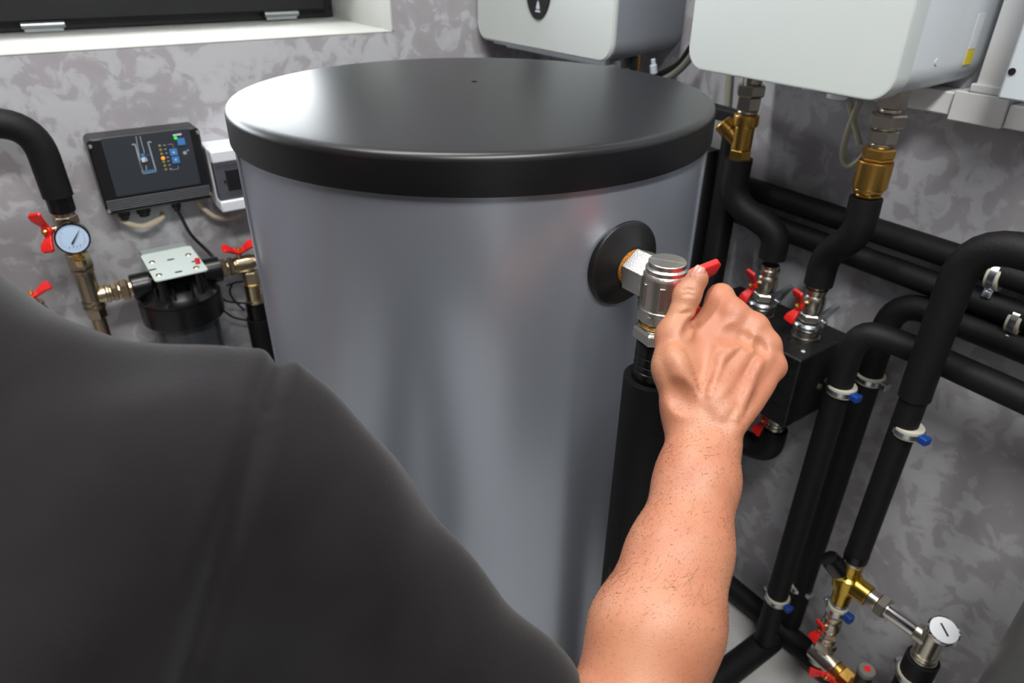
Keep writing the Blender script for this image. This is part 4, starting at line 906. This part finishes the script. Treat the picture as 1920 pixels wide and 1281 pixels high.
# ---- the rest of the body, coarse (it is under the clothes)
def torso(F, g=0.0, legs=True, k=.05):
    F.cone(PV, CH, .115+g, .125+g, k); F.cone(PV+lv_*.07, PV-lv_*.07, .10+g, .10+g, k)
    F.cone(CH+lv_*.06, CH-lv_*.06, .115+g, .115+g, k)
    F.cone(CH+lv_*.09+fw_*.01, NK2+lv_*.06-np.array([0, 0, .07]), .10+g, .075+g, k); F.cone(CH-lv_*.09+fw_*.01, NK2-lv_*.06-np.array([0, 0, .07]), .10+g, .075+g, k)
    return F
lo = np.array([-.62, -.02, -.01]); hi = np.array([.34, 1.02, 1.50])
BF = Field(lo, hi, .006)
torso(BF, -.010)
def yoke(F, g, k=.05):
    F.cone(NK, SH, .048+g, .062+g, k); F.cone(NK2-np.array([0, 0, .03]), NK, .055+g, .05+g, k)
    F.cone(NK2-np.array([0, 0, .03]), SHL, .05+g, .060+g, k)
    F.cone(CH-lv_*.11, SH, .095+g, .062+g, k); F.cone(CH+lv_*.11, SHL, .095+g, .062+g, k)
yoke(BF, -.008)
BF.cone(SH, MA, .054, .044, .03)
ELL = SHL+np.array([-.12, .06, -.27]); WRL = ELL+np.array([.08, .10, -.20])
BF.cone(SHL, ELL, .054, .043, .03); BF.cone(ELL, WRL, .041, .026, .02)
# left hand resting open: palm, four fingers, thumb
HD = nrm(WRL-ELL); HS = nrm(np.cross(HD, (0, 0, 1))); HN = np.cross(HS, HD); PM = WRL+HD*.085
BF.cone(WRL, PM+HS*.02, .022, .017, .015); BF.cone(WRL, PM-HS*.025, .022, .016, .015)
for i, l in enumerate((.038, .044, .040, .032)):
    b_ = PM+HS*(.031-.020*i); m_ = b_+HD*l-HN*.012; BF.cone(b_, m_, .0095, .0085, .006); BF.cone(m_, m_+HD*l*.55-HN*.022, .0085, .007, .004)
BF.cone(WRL+HD*.025+HS*.015, WRL+HD*.06+HS*.055, .014, .011, .010); BF.cone(WRL+HD*.06+HS*.055, WRL+HD*.088+HS*.062-HN*.008, .011, .009, .005)
# neck and head, bent to his left
HB = np.array([-.195, .622, 1.232]); hup = nrm(HB-NK2); hf = nrm(fw_*.9+np.array([0, 0, -.35])-hup*(hup@(fw_*.9+np.array([0, 0, -.35])))); hl = np.cross(hup, hf)
BF.cone(NK2, HB-hup*.06-hf*.02, .058, .052, .03)
BF.cone(HB+hup*.035-hf*.012, HB+hup*.03+hf*.03, .078, .070, .03); BF.cone(HB+hup*.0, HB-hup*.055+hf*.055, .066, .040, .03)
BF.cone(HB-hup*.062+hf*.07, HB-hup*.066+hf*.080, .022, .018, .015)                 # chin
BF.cone(HB+hup*.012+hf*.092, HB-hup*.014+hf*.108, .008, .011, .012)                # nose
BF.cone(HB-hup*.036+hf*.088-hl*.018, HB-hup*.036+hf*.088+hl*.018, .008, .008, .006)  # lips
for s in (-1, 1):
    BF.ball(HB+hup*.014+hf*.098+hl*s*.032, .012, .012, True); BF.ball(HB+hup*.012+hf*.083+hl*s*.032, .012, .004)
    BF.cone(HB+hup*.018-hf*.008+hl*s*.077, HB-hup*.018+hf*.0+hl*s*.074, .013, .009, .006)
# legs in a low crouch
LG = []
for s in (-1, 1):
    hp_ = PV+lv_*s*.085; kne = hp_+fw_*.37+lv_*s*.04+np.array([0, 0, -.17]); ank = kne-fw_*.10+np.array([0, 0, -.36]); LG.append((hp_, kne, ank))
    BF.cone(hp_, kne, .080, .056, .04); BF.cone(kne, ank, .054, .036, .02); BF.cone(ank-fw_*.03-np.array([0, 0, .045]), ank+fw_*.15-np.array([0, 0, .055]), .03, .024, .02)
body_v, body_f = BF.mesh(0.0)

# cut the fine arm where it enters the sleeve, and drop the coarse surface beyond it: one mesh
vs_ = np.vstack([arm_v, body_v]); fs_ = arm_f+[tuple(i+len(arm_v) for i in f) for f in body_f]
base = np.array([-.2, .35, 0.0])
me = bpy.data.meshes.new('person'); me.from_pydata([tuple(p) for p in (vs_-base)], [], fs_); me.materials.append(M_['skin'])
for p in me.polygons: p.use_smooth = True
man = bpy.data.objects.new('person', me); COL.objects.link(man); man.location = base; ORIG['person'] = base
tag(man, 'person in a black T-shirt, seen from behind, gripping the red valve handle', 'person')
sm = man.modifiers.new('even', 'CORRECTIVE_SMOOTH'); sm.iterations = 3; sm.smooth_type = 'SIMPLE'; sm.use_only_smooth = True

def cloth(name, F, m, label, smooth=4):
    v_, f_ = F.mesh(0.0); me = bpy.data.meshes.new(name); me.from_pydata([tuple(p) for p in v_-base], [], f_); me.materials.append(m)
    for p in me.polygons: p.use_smooth = True
    o = bpy.data.objects.new(name, me); COL.objects.link(o); o.parent = man; o['label'] = label
    s = o.modifiers.new('even', 'CORRECTIVE_SMOOTH'); s.iterations = smooth; s.smooth_type = 'SIMPLE'; s.use_only_smooth = True
    return o
# T-shirt
SF = Field(np.array([-.56, .02, .50]), np.array([.36, .98, 1.22]), .0036)
torso(SF, .004); yoke(SF, .010); SF.cone(PV+lv_*.075, PV-lv_*.075, .128, .128, .05)
HEM = MA+(EL-MA)*.55; SLD = nrm(EL-MA)
SF.cone(SH, P_(600, 1010, .435), .065, .0605, .03); SF.cone(P_(600, 1010, .435), MA, .0605, .057, .02); SF.cone(MA, HEM, .057, .0545, .02)
SF.cone(P_(330, 1330, .44), P_(720, 1330, .465), .085, .052, .05)
SF.cone(SHL, SHL+(ELL-SHL)*.62, .070, .060, .03)
gx = [(SF.lo[i]+SF.vx*np.arange(SF.n[i])).astype(np.float32) for i in range(3)]
X, Y, Z = gx[0][:, None, None], gx[1][None, :, None], gx[2][None, None, :]
# soft folds: drape lines fanning from the armpit and along the back
fold = (np.sin(38*(X*.8-Y*.5+Z*.35)+3*np.sin(9*Z+5*Y))*np.sin(13*(X*.4+Y*.8-Z)+1.1))
SF.d += (.0030*fold+.0018*np.sin(70*(X*.6+Y*.2-Z*.7)+4*np.sin(16*Y))).astype(np.float32)
# shoulder seam of the set-in sleeve: a shallow groove with a ridge beside it
sA, sB, sC = P_(515, 700, .40), P_(455, 900, .36), P_(385, 1281, .40)
sn = nrm(np.cross(sB-sA, P_(515, 700, .55)-sA)); sd = ((X-sA[0])*sn[0]+(Y-sA[1])*sn[1]+(Z-sA[2])*sn[2])
SF.d += (.0060*np.exp(-(sd/.0042)**2)-.0022*np.exp(-((np.abs(sd)-.011)/.005)**2)).astype(np.float32)
# waist, neck and sleeve ends
wz = nrm(NK2-PV); SF.d = np.maximum(SF.d, -((X-PV[0])*wz[0]+(Y-PV[1])*wz[1]+(Z-PV[2])*wz[2]+.06).astype(np.float32))
SF.cone(NK2+wz*.045, NK2+nrm(HB-NK2)*.16, .058, .058, .004, True)
hd_ = ((X-HEM[0])*SLD[0]+(Y-HEM[1])*SLD[1]+(Z-HEM[2])*SLD[2]).astype(np.float32)
near = ((X-HEM[0])**2+(Y-HEM[1])**2+(Z-HEM[2])**2) < .11**2
SF.d = np.where(near, np.maximum(SF.d, hd_), SF.d)
SF.cone(HEM-SLD*.05, HEM+SLD*.05, .0485, .0485, .003, True)
hl2 = SHL+(ELL-SHL)*.62; ld = nrm(ELL-SHL); hd2 = ((X-hl2[0])*ld[0]+(Y-hl2[1])*ld[1]+(Z-hl2[2])*ld[2]).astype(np.float32)
near2 = ((X-hl2[0])**2+(Y-hl2[1])**2+(Z-hl2[2])**2) < .11**2
SF.d = np.where(near2, np.maximum(SF.d, hd2), SF.d); SF.cone(hl2-ld*.05, hl2+ld*.05, .051, .051, .003, True)
shirt = cloth('t_shirt', SF, M_['shirt'], 'faded black T-shirt with set-in short sleeves', 5)
# trousers and shoes
TF = Field(np.array([-.62, -.0, .0]), np.array([.34, .95, .78]), .008)
TF.cone(PV+lv_*.06-wz*.03, PV-lv_*.06-wz*.03, .106, .106, .05); TF.cone(PV, PV+wz*.06, .100, .098, .04)
for hp_, kne, ank in LG: TF.cone(hp_, kne, .098, .072, .04); TF.cone(kne, ank, .070, .056, .02)
cloth('trousers', TF, M_['trouser'], 'dark work trousers', 3)
for hp_, kne, ank in LG:
    s_ = ank.copy(); s_[2] = .0
    KF = Field(s_-np.array([.14, .14, .0]), s_+np.array([.24, .22, .16]), .006)
    KF.cone(s_-fw_*.03+np.array([0, 0, .045]), s_+fw_*.15+np.array([0, 0, .038]), .043, .036, .02); KF.cone(s_+np.array([0, 0, .05]), ank+np.array([0, 0, .03]), .045, .045, .02)
    zz = (KF.lo[2]+KF.vx*np.arange(KF.n[2]))[None, None, :].astype(np.float32); KF.d = np.maximum(KF.d, .006-zz)
    cloth('shoe', KF, M_['shoe'], 'dark shoe', 3)
HF = Field(HB-.14, HB+.14, .005)
HF.cone(HB+hup*.042-hf*.018, HB+hup*.045+hf*.022, .082, .074, .03); HF.cone(HB+hup*.02-hf*.035, HB-hup*.045-hf*.035, .070, .055, .03)
HF.cone(HB-hup*.01+hf*.085, HB-hup*.05+hf*.075, .072, .06, .02, True); HF.ball(HB-hup*.02+hl*.10, .045, .02, True); HF.ball(HB-hup*.02-hl*.10, .045, .02, True)
cloth('head_hair', HF, M_['headhair'], 'short dark hair', 2)
# thumb nail
nc = P_(1307, 515, .6275); tdir = nrm(P_(1315, 501, .6275)-P_(1297, 535, .628)); view = nrm(CAM-nc); tside = nrm(np.cross(tdir, view)); tup = np.cross(tside, tdir)
nb = MB(); secs = []; rows = 9; R0 = .0106
grid = []
for i in range(rows):
    u = i/(rows-1); l = -.0060+.0130*u; hw = .0064*(1-.55*max(0, u-.72)**1.2*3.0) * (1 if u > .15 else .86+.93*u)
    grid.append([nc+tdir*l+tside*(R0*math.sin(a))*.86+tup*(R0*math.cos(a)*.97-.0007-.0018*max(0, u-.6)*2) for a in np.linspace(-hw/R0*1.08, hw/R0*1.08, 9)])
vsn = [p for r in grid for p in r]; fsn = [(i*9+j, i*9+j+1, (i+1)*9+j+1, (i+1)*9+j) for i in range(rows-1) for j in range(8)]
nb.add(vsn, fsn); nl = obj('thumb_nail', nb, M_['nail'], man); nl.modifiers.new('thick', 'SOLIDIFY').thickness = .0008
# arm hair: fine dark strands leaning along the forearm
fa = np.array([f[:3] for f in arm_f]); A0 = arm_v[fa[:, 0]]; nn = np.cross(arm_v[fa[:, 1]]-A0, arm_v[fa[:, 2]]-A0); ln = np.linalg.norm(nn, axis=1)+1e-12; nn = nn/ln[:, None]
axd = nrm(WR-EL); tt_ = (A0-EL)@axd/np.linalg.norm(WR-EL)
dens = np.clip((tt_-.12)/.35, 0, 1)*np.clip((1.17-tt_)/.2, 0, 1)
ok = np.where(dens > 0)[0]; w = dens[ok]; pick = rng.choice(ok, 6500, p=w/w.sum())
vh = []; fh = []
for n_, i in enumerate(pick):
    p0 = A0[i]; nr = nn[i]; L_ = rng.uniform(.009, .019); side = nrm(np.cross(nr, axd)+1e-6)
    dv_ = nrm(-axd*.10+axd*rng.normal(.55, .25)+side*rng.normal(.35, .45)+nr*rng.uniform(.25, .75)); w_ = .00010
    sd_ = nrm(np.cross(dv_, nr+.01)); up_ = np.cross(sd_, dv_)
    p1_ = p0+dv_*L_*.5; p2_ = p0+dv_*L_-nr*L_*.22+axd*L_*.12
    o_ = len(vh)
    for c_, s in ((p0-nr*.0005, 1.0), (p1_, .8)):
        vh += [c_+sd_*w_*s, c_-sd_*w_*s*.5+up_*w_*s*.87, c_-sd_*w_*s*.5-up_*w_*s*.87]
    vh.append(p2_)
    for j in range(3):
        l_ = (j+1) % 3; fh += [(o_+j, o_+l_, o_+3+l_, o_+3+j), (o_+3+j, o_+3+l_, o_+6)]
hb = MB(); hb.v = vh; hb.f = fh
ho = obj('arm_hair', hb, M_['hair'], man); ho['kind'] = 'stuff'
